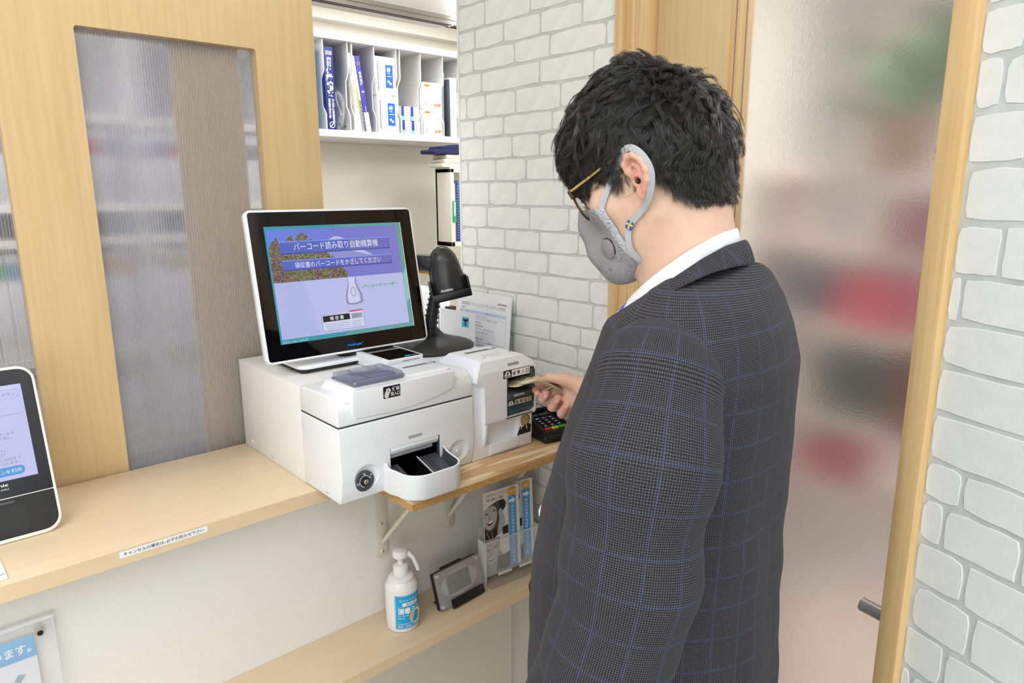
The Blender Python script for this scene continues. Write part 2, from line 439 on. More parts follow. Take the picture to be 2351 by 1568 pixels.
g = G(); g.box(.744, .773, -.012, .07, 0, 2.3, None, .0015); g.box(.736, .746, .02, .07, 0, 2.3); g.obj('casing', M_trim, dr)
g = G(); g.box(.346, .744, .012, .046, 2.16, 2.25); g.box(0, .773, -.010, .05, 2.25, 2.33); g.obj('top_rail', M_trim, dr)
def frosted():
    m = pmat('frosted_glass', (236, 234, 234), rough=.27, trans=.93, ior=1.3, spec=.5); t = NT(m)
    n = t.noise(t.coord('Object', (1, 1, 1)), 420, 2, .6); t.bump(n, .25, .0010); return m
g = G(); g.box(.350, .742, .030, .035, .02, 2.17); g.obj('glass_pane', frosted(), dr)
g = G()
a = radians(79.4-248); hd = Vector((-cos(a), -sin(a), 0)); q = Vector((.701, .006, 1.018))
g.cyl(q, q+hd*.075, .0092, M_steel, 24)
g.obj('door_handle', None, dr)

# ---------------- room beyond the frosted door: pale walls and coloured things on a rack, seen only as blurs
g = G(); g.T = DM
g.box(-1.0, 2.6, 1.55, 1.62, 0, 2.5, pmat('corridor_wall', (214, 206, 200), rough=.8)); o = struct(g.obj('wall_corridor'))
rk = thing('display_rack', 'pale rack of wares seen blurred through the frosted door', 'rack', M=DM @ Matrix.Translation((.25, .36, 0)))
for z in (.945, 1.095, 1.285, 1.44, 1.585):
    g = G(); g.box(-.26, .26, .0, .20, z-.008, z, None, .001); g.obj('shelf_board', pmat('rack_board', (206, 194, 188), rough=.6), rk)
for x in (-.268, .26):
    g = G(); g.box(x, x+.008, 0, .20, 0, 1.60); g.obj('side_panel', pmat('rack_side', (200, 190, 186), rough=.6), rk)
def blur(name, lab, cat, col, x, z, w, h, y=.34, d=.13, kind='box'):
    t = thing(name, lab, cat, M=DM @ Matrix.Translation((x, y+.05, z)))
    m = pmat(name+'_colour_%d_%d' % (int(x*100), int(z*100)), col, rough=.6); g = G()
    if kind == 'box': g.box(-w/2, w/2, 0, d, 0, h, m, min(w, h)*.12); g.obj('wrapping', None, t)
    elif kind == 'bag':
        g.prism([(-w/2, 0), (w/2, 0), (w*.42, h), (-w*.42, h)], 0, d, 'y', m, .012); g.obj('pouch', None, t)
        g = G(); g.tube([(-w*.2, d/2, h), (-w*.18, d/2, h+.05), (w*.18, d/2, h+.05), (w*.2, d/2, h)], .005, m); g.obj('handle', None, t)
    elif kind == 'plant':
        g.lathe([(.0, 0), (.05, 0), (.065, .09), (.055, .09), (.05, .03), (0, .03)], pmat('plant_pot', (150, 120, 100)), 20); g.obj('pot', None, t)
        g = G(); random.seed(5)
        for i in range(46):
            a = random.random()*6.28; r = random.uniform(.02, w/2); z1 = .08+random.random()*h
            p = Vector((r*cos(a), r*sin(a)*.6, z1)); u = Vector((cos(a), sin(a), .5)).normalized()*.06; s_ = Vector((-sin(a), cos(a), .2))*.022
            g.add([(0, 0, .08), p, p+u*.5+s_, p+u, p+u*.5-s_], [(0, 1, 1+1), (1, 2, 3, 4)], m)
        g.obj('foliage', None, t)
    return t
blur('gift_bag', 'pink bag, the upper blurred pink shape behind the frosted door', 'bag', (214, 70, 110), .30, 1.286, .17, .115, kind='bag')
blur('gift_bag', 'pink bag, the lower blurred pink shape behind the frosted door', 'bag', (216, 76, 116), .21, .946, .11, .085, kind='bag')
blur('storage_box', 'brown box blurred behind the frosted door near its right edge', 'box', (128, 70, 40), .42, 1.096, .11, .165)
blur('storage_box', 'dark green box blurred behind the frosted door at mid height', 'box', (50, 86, 72), .24, 1.096, .14, .13)
blur('storage_box', 'grey blue box blurred behind the frosted door, left of the pink bag', 'box', (96, 104, 130), .09, 1.286, .13, .10)
blur('storage_box', 'mauve box blurred behind the frosted door below the plant', 'box', (150, 92, 120), .40, 1.441, .15, .10)
blur('potted_plant', 'green leafy plant blurred behind the frosted door at the top right', 'plant', (58, 108, 48), .36, 1.586, .26, .17, kind='plant')

# ---------------- sliding oak doors with ribbed polycarbonate windows behind the counter
def polycarb():
    m = pmat('ribbed_polycarbonate', (222, 222, 228), rough=.16, trans=.80, ior=1.2, spec=.5, alpha=.50)
    return m
M_pc = polycarb(); M_rib = pmat('polycarbonate_rib', (196, 196, 204), rough=.4, alpha=.26)
def slide_door(name, x0, y0, w0, w1, w2):
    """stile w0, window w1, stile w2, front face at y0; window is cut with rounded top corners"""
    o = struct(bpy.data.objects.new(name, None)); COL.objects.link(o); o.location = (x0, y0, 0)
    T = .030; ztop = 1.846; H = 1.993; zb = .35
    g = G(); r = .006
    # face with opening: four pieces, corner fillets at the top of the opening
    g.box(0, w0, 0, T, .0, H); g.box(w0+w1, w0+w1+w2, 0, T, .0, H); g.box(w0, w0+w1, 0, T, .0, zb)
    pts = [(w0, H), (w0, ztop-r)]+[(w0+r-r*cos(radians(a)), ztop-r+r*sin(radians(a))) for a in range(15, 91, 15)]
    pts += [(w0+w1-r+r*sin(radians(a)), ztop-r+r*cos(radians(a))) for a in range(0, 91, 15)]+[(w0+w1, H)]
    g.prism(pts, 0, T, 'y')
    g.obj('door_leaf', M_door, o)
    g = G(); n = 3; per = .0052; N = int((w1+.02)/per); vs = []; k = 0
    for i in range(N*n+1):
        x = w0-.01+i*per/n; a = 2*pi*i/n
        vs += [(x, .017+.0005*cos(a), zb), (x, .017+.0005*cos(a), ztop+.005), (x, .0215-.0003*cos(a), ztop+.005), (x, .0215-.0003*cos(a), zb)]
    fs = []
    for i in range(N*n):
        b = i*4; fs += [(b, b+1, b+5, b+4), (b+2, b+3, b+7, b+6)]
    g.add(vs, fs, M_pc, True)
    x = w0-.009
    while x < w0+w1+.008: g.box(x, x+.0006, .0176, .0210, zb, ztop+.004, M_rib); x += .0052
    g.obj('ribbed_panel', None, o, recalc=False)
    return o
slide_door('door_2', .182, 1.520, .129, .332, .134)
slide_door('door_3', -.304, 1.558, .132, .660, .132)
g = G(); g.box(-3.1, XW, 1.36, 1.64, .0, .40); struct(g.obj('trim_4', M_wall))

# ================================================================== COUNTER, PLANK, SHELF
g = G(); g.box(-1.6, .64, 1.165, 1.508, .971, 1.0, M_counter, .0018)
g.box(-1.6, .64, 1.1645, 1.166, .9725, .9985, M_counter_edge)
o = base(g.obj('reception_counter'), (-.48, 1.336, .971)); tag(o, 'long pale maple worktop of the reception counter, stickered on its front edge', 'counter')
pr = Print(o.matrix_world.inverted() @ Vector((.2094-(-.48)*0, 1.1644, .9846)) if False else Vector((.2094+.48, 1.1644-1.336, .9848-.971)), (1, 0, 0), (0, 0, 1))
pr.rect(0, .135, 0, .0108, M_labwhite, .0008); pr.text('キャンセルの場合は､必ずお知らせ下さい', .006, .129, .0022, .0086, M_ink, .012)
pr.obj('sticker', o)

g = G(); g.box(.652, XW-.002, 1.0, 1.22, .979, 1.0, M_pine, .0006); g.box(.6515, XW-.002, .9995, 1.22, .9785, .9925, M_ply)
g.box(.652, XW-.002, 1.22, 1.50, .979, .9998, M_pine)
o = base(g.obj('plank_shelf'), (.9, 1.25, .9785)); tag(o, 'raw wooden plank carrying the payment machine and card terminal on white brackets', 'shelf')

zl = .649; yl = 1.0675
g = G(); g.box(-1.2, XW-.004, yl+.004, 1.22, zl-.024, zl, M_counter, .0015); g.box(-1.2, XW-.004, yl+.003, yl+.005, zl-.0235, zl-.001, M_counter_edge)
o = base(g.obj('wall_shelf'), (0, 1.14, zl-.024)); tag(o, 'long pale maple wall shelf below the counter holding the hand sanitiser', 'shelf')
g = G(); g.box(-.9, 1.075, 1.205, 1.2195, .02, .60, M_wall); g.obj('panel_below_shelf', None, None)
bpy.data.objects['panel_below_shelf'].name = 'trim_5'; struct(bpy.data.objects['trim_5'])

def bracket(x, zb, ln, label):
    t = thing('shelf_bracket', label, 'bracket', (x, 1.2195, zb), group='cream metal brackets under the plank')
    g = G(); g.prism(rrect(-.0145, .0145, 0, .978-zb, [.0, .0, .008, .008]), -.004, 0, 'y', M_bracket, .0008); g.obj('wall_plate', None, t)
    g = G(); g.box(-.0145, .0145, -.20, 0, .9745-zb, .9785-zb, M_bracket); g.obj('arm_plate', None, t)
    g = G(); zt = .976-zb
    g.tube([(0, -.006, .036), (0, -.012, .042), (0, -ln, zt-.004), (0, -ln-.004, zt)], .0052, M_bracket, 12); g.obj('diagonal_strut', None, t)
    for z in (.014, .078):
        if z > .05 and ln < .16 and x > .8: continue
        g = G(); g.lathe([(0, -.0075), (.002, -.0072), (.0042, -.0055), (.0046, -.004)], M_bracket, 16, Matrix.Translation((-.002, 0, z)), axis='y')
        g.cyl((-.002, -.0077, z), (-.002, -.007, z), .0012, M_ink, 8); g.obj('screw', None, t)
bracket(.713, .778, .155, 'cream metal bracket under the plank, left one nearest the machine tray')
bracket(.893, .783, .13, 'cream metal bracket under the plank, middle one behind the diagonal shadow')
bracket(1.072, .783, .13, 'cream metal bracket under the plank, right one above the leaflets')

# ================================================================== PAYMENT MACHINE
mc = thing('cash_machine', 'white automatic cash machine with coin tray and banknote slot on the counter', 'cash machine', (.546, 1.075, 1.0))
def boolean(o, cutters, op='DIFFERENCE'):
    for c in cutters:
        m = o.modifiers.new('b', 'BOOLEAN'); m.operation = op; m.object = c; m.solver = 'EXACT'
    dg = bpy.context.evaluated_depsgraph_get(); dg.update()
    me = bpy.data.meshes.new_from_object(o.evaluated_get(dg)); o.modifiers.clear(); old = o.data; o.data = me
    bpy.data.meshes.remove(old)
    for c in cutters: bpy.data.objects.remove(c)
    for p in me.polygons: p.use_smooth = True
    try: me.set_sharp_from_angle(angle=radians(32))
    except Exception: pass
    return o
# sheet-metal body of the coin unit
g = G(); g.box(0, .300, .136, .431, .0, .194, M_white2, .0012); g.obj('coin_unit_body', None, mc)
for y, z in ((.281, .012), (.042, .012)):
    g = G(); g.lathe([(0, -.0022), (.0022, -.0018), (.003, 0)], M_steel, 12, Matrix.Translation((-.0002, y, z)), axis='x'); g.obj('screw', None, mc)
for y, z in ((.39, .016), (.16, .016), (.06, .014)):
    g = G(); g.lathe([(0, -.0012), (.003, -.0008), (.0036, 0)], M_warmwhite, 12, Matrix.Translation((0, y, z)), axis='x'); g.obj('rivet', None, mc)
# lower front of the coin unit
prof = [(.1355, .001), (-.003, .001), (-.009, .020), (-.0125, .045), (-.0125, .070), (-.011, .100), (-.011, .1445), (.1355, .1445)]
g = G(); g.prism(prof, 0, .302, 'x', M_white, .0022, seg=3); front = g.obj('front_panel', None, mc)
def cutter(fn):
    g = G(); fn(g); o = g.obj('cut'); o.location = mc.location; return o
def dish(cx, cz, r, d, yf=-.0115):
    R = (r*r+d*d)/(2*d)
    def f(g):
        b = bmesh.new(); bmesh.ops.create_uvsphere(b, u_segments=64, v_segments=48, radius=R)
        for v in b.verts: v.co += Vector((cx, yf+d-R, cz))
        g.bm(b)
    return f
cut = [cutter(dish(.0525, .040, .026, .0085)), cutter(dish(.262, .036, .0255, .0085)),
       cutter(lambda g: g.box(.102, .218, -.05, .062, .012, .0845)),
       cutter(lambda g: g.prism(rrect(.144, .177, .0925, .0985, .003), -.05, -.0085, 'y'))]
boolean(front, cut)
g = G(); g.prism(rrect(.1445, .1765, .093, .098, .0025), -.0108, -.0080, 'y', M_lgrey); g.obj('status_lamp', None, mc)
g = G(); g.box(.002, .300, -.008, .134, .1443, .1472, M_seam); g.box(.002, .004, .132, .138, .146, .19, M_seam); g.obj('seam', None, mc)
# key switch
kx, kz, ky = .0475, .036, -.0085
T_ = Matrix.Translation((kx, 0, kz))
g = G(); g.lathe([(0, ky-.003), (.0185, ky-.003), (.0195, ky-.002), (.0195, ky+.006)], M_grey, 40, T_, axis='y'); k = g.obj('key_switch', None, mc)
g = G(); g.lathe([(.0, ky-.0072), (.0062, ky-.0072), (.0078, ky-.0062), (.0084, ky-.003)], M_black, 28, T_, axis='y')
g.lathe([(.0, ky-.0082), (.0040, ky-.0082), (.0046, ky-.0076), (.0046, ky-.006)], M_steel, 24, T_, axis='y')
g.box(kx-.0006, kx+.0006, ky-.0085, ky-.008, kz-.003, kz+.003, M_ink); g.obj('key_lock', None, k)
pr = Print((kx, ky-.003, kz), (1, 0, 0), (0, 0, 1))
pr.ring(0, 0, .0112, .0008, M_labwhite, a0=20, a1=260)
for a in (25, 90, 190):
    x, y = .0118*cos(radians(a)), .0118*sin(radians(a)); pr.rect(x-.0011, x+.0011, y-.0011, y+.0011, M_labwhite)
pr.text('運用', -.004, .001, .0134, .0165, M_labwhite); pr.text('停止', -.0175, -.0135, -.005, .001, M_labwhite); pr.text('保守', .0105, .0155, .008, .0125, M_labwhite)
pr.obj('dial_print', k)
# decorative ring in the right dish
g = G(); T2 = Matrix.Translation((.262, 0, .036))
g.lathe([(0, -.0095), (.004, -.0095), (.0052, -.0075), (.0075, -.0065), (.0088, -.0072), (.0105, -.0065), (.0125, -.0045)], M_white, 40, T2, axis='y'); g.obj('round_knob', None, mc)

# top cover of the coin unit
prof = [(.135, .1475), (-.011, .1475), (-.0095, .176), (-.003, .190), (.010, .1985), (.030, .2005), (.135, .1955)]
g = G(); g.prism(prof, 0, .302, 'x', M_white, .003, seg=3); g.obj('top_cover', None, mc)
def loft(g, secs, m):
    n = len(secs[0]); vs = [p for s in secs for p in s]
    fs = [(k*n+i, k*n+(i+1) % n, (k+1)*n+(i+1) % n, (k+1)*n+i) for k in range(len(secs)-1) for i in range(n)]+[tuple(range(n)), tuple(range((len(secs)-1)*n, len(secs)*n))]
    g.add(vs, fs, m, True)
g = G()
def sec(z, x0, x1, y0, y1, r=.012): return [(x, y, z) for x, y in rrect(x0, x1, y0, y1, r)]
loft(g, [sec(.188, .012, .262, -.006, .097), sec(.196, .018, .260, -.006, .095), sec(.205, .0245, .257, -.0055, .092), sec(.2118, .0265, .2558, -.0045, .090), sec(.2138, .029, .2535, -.002, .087), sec(.2142, .034, .249, .003, .083)], M_white)
g.obj('raised_deck', None, mc)
g = G()   # shallow facet on the cover front, ending in a sweep on its lower right
pts = [(.030, .2085), (.254, .2085), (.2555, .190), (.2535, .176), (.245, .1715), (.225, .1675), (.200, .162), (.160, .1565), (.120, .1545), (.035, .1575), (.028, .168)]
g.prism(pts, -.0138, .004, 'y', M_white, .0016, seg=3); g.obj('front_facet', None, mc)
pr = Print((.092, -.01385, .1830), (1, 0, 0), (0, 0, 1))
pr.rect(0, .0365, 0, .0225, M_ink, .0015)
for i, (x, y) in enumerate(((.0070, .0055), (.0080, .0095), (.0105, .0140))): pr.circle(x, y, .0055, M_labwhite); pr.ring(x, y, .0055, .0006, M_ink)
pr.text('¥', .0085, .0125, .0115, .0165, M_ink, .02)
pr.text('硬貨', .0185, .0345, .0122, .0200, M_labwhite, .02); pr.text('投入口', .0150, .0345, .0030, .0108, M_labwhite, .02)
pr.obj('coin_slot_sticker', mc)
pr = Print((.178, .048, .2143), (1, 0, 0), (0, 1, 0)); pr.rect(0, .078, 0, .0085, pmat('strip_grey', (108, 110, 112))); pr.rect(.052, .076, .001, .0075, pmat('strip_blue', (70, 120, 200))); pr.rect(.056, .072, .002, .0055, M_labwhite)
pr.obj('lamp_strip', mc)

# coin outlet tray
def plan(o, n=7):
    """rounded D outline of the tray, o = inset"""
    P = [(.090+o, .0), (.0895+o, -.022), (.096+o, -.048)]
    cx, cy, r = .136, -.052, .040-o
    for i in range(n+1): a = radians(190+75*i/n); P.append((cx+r*cos(a), cy+r*sin(a)))
    cx = .186
    for i in range(n+1): a = radians(275+70*i/n); P.append((cx+(r-.002)*cos(a), cy+r*sin(a)))
    P += [(.226-o, -.046), (.2285-o, -.022), (.226-o, 0)]
    return P
def rimz(x, y, t):   # the rim climbs toward the machine on both sides
    b = max(0, (y+.034)/.034); return .050+.020*b*b*t
g = G()
out = plan(0); inn = plan(.0045); n = len(out)
secs = [[(x*.985+.0024, y*.97, .0015) for x, y in out], [(x, y, .006) for x, y in out], [(x, y, rimz(x, y, 1)-.0012) for x, y in out],
        [(x*.5+a*.5, y*.5+b*.5, rimz(x, y, 1)) for (x, y), (a, b) in zip(out, inn)], [(x, y, rimz(x, y, 1)-.0014) for x, y in inn], [(x, y, .014) for x, y in inn]]
loft(g, secs, M_white); g.obj('coin_tray', None, mc)
tray = mc.children[-1]
g = G(); i2 = plan(.0046); bot = plan(.010)
secs = [[(x, y, rimz(x, y, 1)-.0016) for x, y in i2], [(x*.5+a*.5, y*.5+b*.5, .034) for (x, y), (a, b) in zip(i2, bot)], [(x, y, .020 + max(0, y+.05)*.3) for x, y in bot]]
vs = [p for s in secs for p in s]; m_ = len(i2)
fs = [(k*m_+i, k*m_+i+1, (k+1)*m_+i+1, (k+1)*m_+i) for k in range(2) for i in range(m_-1)]
g.add(vs, fs, M_grey, True)
# sloping floor plate running back under the flap, with its black opening
y0, z0, y1, z1 = -.074, .0225, .048, .060
def fl(x, s, h=0): return (x, y0+(y1-y0)*s, z0+(z1-z0)*s+h)
hx0, hx1, s0, s1 = .124, .168, .16, .80
for a, b, c, d in ((.104, hx0, .0, 1), (hx1, .214, .0, 1), (hx0, hx1, .0, s0), (hx0, hx1, s1, 1)):
    g.add([fl(a, c), fl(b, c), fl(b, d), fl(a, d)], [(0, 1, 2, 3)], M_grey)
g.add([fl(hx0, s0), fl(hx1, s0), fl(hx1, s1), fl(hx0, s1)]+[(hx0, y0+.034, .0155), (hx1, y0+.034, .0155), (hx1, .05, .0155), (hx0, .05, .0155)],
      [(0, 1, 5, 4), (1, 2, 6, 5), (2, 3, 7, 6), (3, 0, 4, 7), (4, 5, 6, 7)], M_black)
g.cyl((hx0, .012, .044), (hx1, .012, .044), .007, M_blackm, 16); g.obj('tray_liner', None, tray)
g = G(); g.box(.1015, .1035, -.008, .055, .012, .083, M_grey); g.box(.2165, .2185, -.008, .055, .012, .083, M_grey); g.box(.1, .22, .052, .056, .01, .086, M_grey); g.obj('side_cheek', None, tray)
g = G(); g.tube([fl(hx0-.002, s0-.03, .002), fl(hx1-.001, s0-.03, .002), fl(hx1+.001, s0, .003), fl(hx1+.001, s1+.03, .003)], .0011, M_labwhite, 8); g.obj('divider', None, tray)
for x in (.111, .186):
    g = G(); P = [fl(x-.0035, .12, .0004), fl(x-.0035, .60, .0004)]
    for i in range(9):
        a = radians(230-280*i/8); P.append(fl(x+.0055*cos(a), .70+.055*sin(a), .0004))
    P += [fl(x+.0035, .60, .0004), fl(x+.0035, .12, .0004)]
    g.tube(P, .0005, M_ink, 6); g.obj('keyhole_groove', None, tray)
g = G()   # curved flap above the tray
pf = [(-.0112, .0845), (-.0118, .078), (-.0085, .071), (-.001, .0665), (.004, .0665), (.004, .0845)]
g.prism(pf, .1045, .2135, 'x', M_white, .0008); g.obj('flap', None, mc)
g = G(); g.box(.106, .206, -.0005, .003, .060, .0668, M_lgrey, .0005); g.obj('flap_strip', None, mc)

# smoky coin hopper lid on the deck
lid = Matrix.Translation((.0365, -.006, .2142))
t = G(); t.T = lid
w_, d_ = .106, .080
t.box(0, w_, 0, d_, 0, .0035, pmat('hopper_grey', (120, 122, 132), rough=.4), .001); t.obj('hopper_base', None, mc); hop = mc.children[-1]
t = G(); t.T = lid
o_ = rrect(.000, w_, -.001, d_, .006); i_ = rrect(.034, .088, .020, .062, .002)
t.prism(rrect(.001, .033, .0, d_, .005), .0037, .0125, 'z', M_smoke, .002); t.prism(rrect(.089, w_-.001, .0, d_, .005), .0037, .0125, 'z', M_smoke, .002)
t.box(.033, .089, .0, .019, .0037, .0135, M_smoke, .0015); t.box(.033, .089, .062, d_, .0037, .0125, M_smoke, .0015)
t.cyl((.004, -.003, .0065), (w_-.004, -.003, .0065), .0042, M_smoke, 14)
t.add([(.034, .02, .0125), (.088, .02, .0125), (.088, .062, .0125), (.034, .062, .0125), (.050, .040, .004), (.060, .052, .004)], [(0, 1, 4), (1, 5, 4), (1, 2, 5), (2, 3, 5), (3, 4, 5), (3, 0, 4)], M_smoke)
t.obj('hopper_lid', None, mc)
for a in (.0015, w_-.0035):
    t = G(); t.T = lid; t.cyl((a, -.003, .0065), (a+.002, -.003, .0065), .0028, M_steel, 12); t.obj('hinge_pin', None, mc)

# ---------------- banknote unit
bx = .304
g = G(); g.box(bx, .472, .012, .431, .0, .192, M_white, .004, 3); g.obj('note_unit_body', None, mc)
g = G(); g.prism([(.02, .001), (-.004, .001), (-.006, .03), (-.006, .12), (-.004, .185), (.004, .197), (.02, .197)], bx, .472, 'x', M_white, .002, seg=3)
nf = g.obj('note_front', None, mc)
boolean(nf, [cutter(lambda g: g.box(.389, .4685, -.04, .012, .0835, .183)), cutter(lambda g: g.prism([(-.012, .076), (.006, .060), (.010, .040), (.004, .030), (-.012, .029)], .336, .433, 'x'))])
g = G(); g.prism([(.14, .076), (.14, .150), (.118, .196), (.100, .2132), (-.002, .2138), (-.0085, .2105), (-.0175, .187), (-.0175, .082), (-.0145, .076)], .30, .48, 'x', M_white, .0015, seg=2)
hd = g.obj('hood', None, mc)
g = G(); g.prism([(.3065, .17), (.312, .190), (.327, .2125), (.331, .2138), (.434, .2138), (.439, .2122), (.463, .197), (.472, .183), (.472, .076), (.329, .076), (.327, .16), (.318, .172)], -.03, .16, 'y', M_white, .0014, seg=2)
c = g.obj('cut'); c.location = mc.location
boolean(hd, [c], 'INTERSECT')
boolean(hd, [cutter(lambda g: g.prism(rrect(.388, .4685, .0835, .183, [.008, .0, .0, .012]), -.04, .03, 'y')),
             cutter(lambda g: g.prism(rrect(.393, .426, .1930, .1990, .003), -.04, -.0115, 'y'))])
g = G(); g.prism(rrect(.3935, .4255, .1935, .1985, .0027), -.0140, -.010, 'y', M_lgrey, .0); g.obj('status_lamp', None, mc)
g = G(); g.box(.388, .469, .0085, .0115, .083, .184, M_black)
g.box(.388, .392, -.0170, .029, .0835, .168, M_grey, .0008)
g.prism(rrect(.456, .4682, .120, .180, [.007, .002, .002, .002]), -.0190, .029, 'y', M_grey, .001)
g.box(.388, .466, -.0150, .027, .168, .184, M_black)
g.prism([(.028, .118), (-.016, .118), (-.0205, .124), (-.0205, .133), (.028, .141)], .392, .462, 'x', M_grey, .0008); g.obj('note_mouth', None, mc)
g = G(); g.prism(rrect(.405, .436, .1255, .1305, .0022), -.0212, -.0204, 'y', M_lgrey); g.obj('mouth_lamp', None, mc)
g = G(); g.box(.389, .466, -.0165, -.012, .104, .1178, M_ink); g.obj('outlet_plate', None, mc)
m_teal = pmat('teal_smoke_plastic', (34, 66, 76), rough=.12)
g = G(); g.prism([(.02, .086), (-.012, .086), (-.0185, .092), (-.0185, .100), (-.0155, .104), (.02, .104)], .389, .464, 'x', m_teal, .001); g.box(.393, .460, -.0190, -.0180, .0935, .0955, pmat('teal_ridge', (60, 96, 104), rough=.2)); g.obj('note_pocket', None, mc)
g = G(); g.box(.386, .462, -.0182, -.0160, .0795, .0812, M_ink); g.obj('trim_line', None, mc)
pr = Print((.378, -.01765, .168), (1, 0, 0), (0, 0, 1))
pr.rect(0, .0765, 0, .0175, M_ink, .0012); pr.rect(.0235, .0755, .0012, .0163, M_labwhite, .0006)
pr.poly([(.0025, .0055), (.0205, .0055), (.0155, .0150), (.0075, .0150)], M_labwhite)
pr.poly([(.0115, .0138), (.0080, .0098), (.0100, .0098), (.0100, .0065), (.0130, .0065), (.0130, .0098), (.0150, .0098)], M_ink)
for y in (.0040, .0024): pr.rect(.0025, .0205, y-.0005, y+.0003, M_labwhite)
for i, ch in enumerate('紙幣入口'): pr.text(ch, .0262+i*.0124, .0342+i*.0124, .0045, .0130, M_ink, .012)
pr.obj('note_slot_sticker', mc)
pr = Print((.3905, -.01662, .1045), (1, 0, 0), (0, 0, 1))
pr.rect(.0205, .0700, .0012, .0125, pmat('beige_plate', (206, 192, 176)))
pr.poly([(.0015, .0045), (.0175, .0045), (.0130, .0120), (.0060, .0120)], M_labwhite)
pr.poly([(.0095, .0052), (.0065, .0082), (.0082, .0082), (.0082, .0110), (.0108, .0110), (.0108, .0082), (.0125, .0082)], M_ink)
for y in (.0032, .0018): pr.rect(.0015, .0175, y-.0004, y+.0003, M_labwhite)
for i, ch in enumerate('紙幣出口'): pr.text(ch, .0230+i*.0118, .0305+i*.0118, .0030, .0108, M_ink, .012)
pr.obj('note_outlet_sticker', mc)
pr = Print((.318, .0, .21395), (1, 0, 0), (0, 1, 0))
pr.rect(.028, .112, .0645, .0735, pmat('strip_grey', (108, 110, 112))); pr.rect(.086, .109, .0655, .0725, pmat('strip_blue', (70, 120, 200))); pr.rect(.090, .105, .0665, .0705, M_labwhite)
mr = pmat('red_print', (196, 60, 70))
pr.circle(.034, .012, .0022, mr); pr.circle(.108, .0170, .0022, mr)
pr.text('紙幣はそろえて入れてください', .040, .090, .0250, .0300, M_inkg); pr.text('硬貨は入れないでください', .044, .086, .0160, .0205, M_inkg); pr.text('一度に入れないで', .050, .080, .0080, .0120, M_inkg); pr.text('ください', .054, .074, .0020, .0055, M_inkg)
pr.obj('instruction_print', mc)
# scoop fin and lower drawer
g = G(); g.prism([(-.016, .078), (-.0055, .078), (-.0055, .029), (-.0085, .029), (-.0135, .05)], .330, .336, 'x', M_white, .0008); g.obj('scoop_fin', None, mc)
g = G(); g.prism(rrect(.350, .430, .003, .0275, .001), -.0072, -.004, 'y', M_white, .0008); g.box(.351, .427, -.0074, -.0065, .0045, .0055, M_ink); g.box(.426, .427, -.0074, -.0065, .0045, .009, M_ink); g.obj('service_drawer', None, mc)
pr = Print((.424, -.0063, .030), (1, 0, 0), (0, 0, 1))
pr.poly([(.002, .0), (.043, .0), (.0445, .018), (.038, .0205), (.012, .018), (.007, .010)], M_ink)
pr.line(.014, .013, .018, .019, .0022, M_labwhite); pr.line(.018, .019, .030, .019, .0022, M_labwhite); pr.line(.030, .019, .032, .010, .0022, M_labwhite)
pr.circle(.027, .031, .0132, M_ink); pr.circle(.0262, .031, .0118, pmat('gold_print', (186, 164, 108), rough=.35, metal=.2)); pr.ring(.0262, .031, .0102, .0006, pmat('dark_gold', (120, 100, 60)))
pr.rect(.0290, .0302, .0270, .0350, M_ink); pr.obj('coin_sticker', mc)
g = G(); g.box(.3012, .3048, .005, .42, .003, .19, M_seam); g.obj('unit_gap', None, mc)
g = G(); g.box(.01, .46, .03, .42, -.0, .001, M_blackm); g.obj('base_plate', None, mc)

# ---------------- card reader standing on the machine behind the hopper
rd = thing('card_reader', 'small white card reader with black glass top behind the coin hopper', 'card reader', (.760, 1.2335, 1.1955))
g = G(); g.prism(rrect(-.046, .048, -.0600, .062, .008), 0, .0255, 'z', M_white, .005, seg=3); g.obj('housing', None, rd)
g = G(); g.prism(rrect(-.035, .040, -.056, .052, .0015), .0254, .0261, 'z', M_gloss); g.obj('glass_window', None, rd)
pr = Print((.005, -.052, .0262), (1, 0, 0), (0, 1, 0)); pr.poly([(0, .0), (.014, .0), (.018, .007), (.004, .007)], pmat('cyan_print', (40, 160, 210), emit=(40, 160, 210), estr=.2)); pr.text('T-MATIC', .016, .032, .001, .005, M_labwhite, slant=.3); pr.obj('badge', rd)
g = G()
for i in range(10): g.box(-.006+i*.0042, -.0035+i*.0042, -.0606, -.0595, .019, .0202, M_ink)
g.obj('vent_slots', None, rd)
g = G(); g.cyl((-.030, -.070, .008), (-.030, -.060, .008), .0062, M_blackm, 20); g.lathe([(.0062, 0), (.0075, .002), (.0062, .004)], M_blackm, 20, Matrix.Translation((-.030, -.069, .008)), axis='y'); g.obj('cable_plug', None, rd)

# ================================================================== TOUCH MONITOR
mo = thing('touch_monitor', 'white framed touch monitor showing a blue payment screen, on top of the cash machine', 'monitor', (.706, 1.375, 1.1945))
ML = Vector(mo.location)
r_, u_, n_ = Vector((.9998, -.0201, 0)), Vector((.0039, .1942, .981)), Vector((-.0197, -.9808, .1942))
MT = Matrix.Translation(-ML) @ Matrix.Translation(Vector((.7059, 1.3102, 1.371))) @ Matrix((
    (r_.x, u_.x, n_.x, 0), (r_.y, u_.y, n_.y, 0), (r_.z, u_.z, n_.z, 0), (0, 0, 0, 1)))
g = G(); g.T = MT
loft(g, [[(x, y, z) for x, y in rrect(-.1865+d, .1865-d, -.1500+d, .1500-d, .013)] for z, d in ((-.022, .012), (-.0205, .004), (-.016, .0006), (-.003, .0), (.0005, .0012), (.0009, .0035))], M_white)
g.prism(rrect(-.15, .15, -.11, .12, .02), -.036, -.018, 'z', M_white, .006)
g.obj('monitor_case', None, mo)
g = G(); g.T = MT; g.prism(rrect(-.1815, .1815, -.1452, .1450, .006), -.002, .0013, 'z', M_gloss, .0004, seg=1); g.obj('front_glass', None, mo)
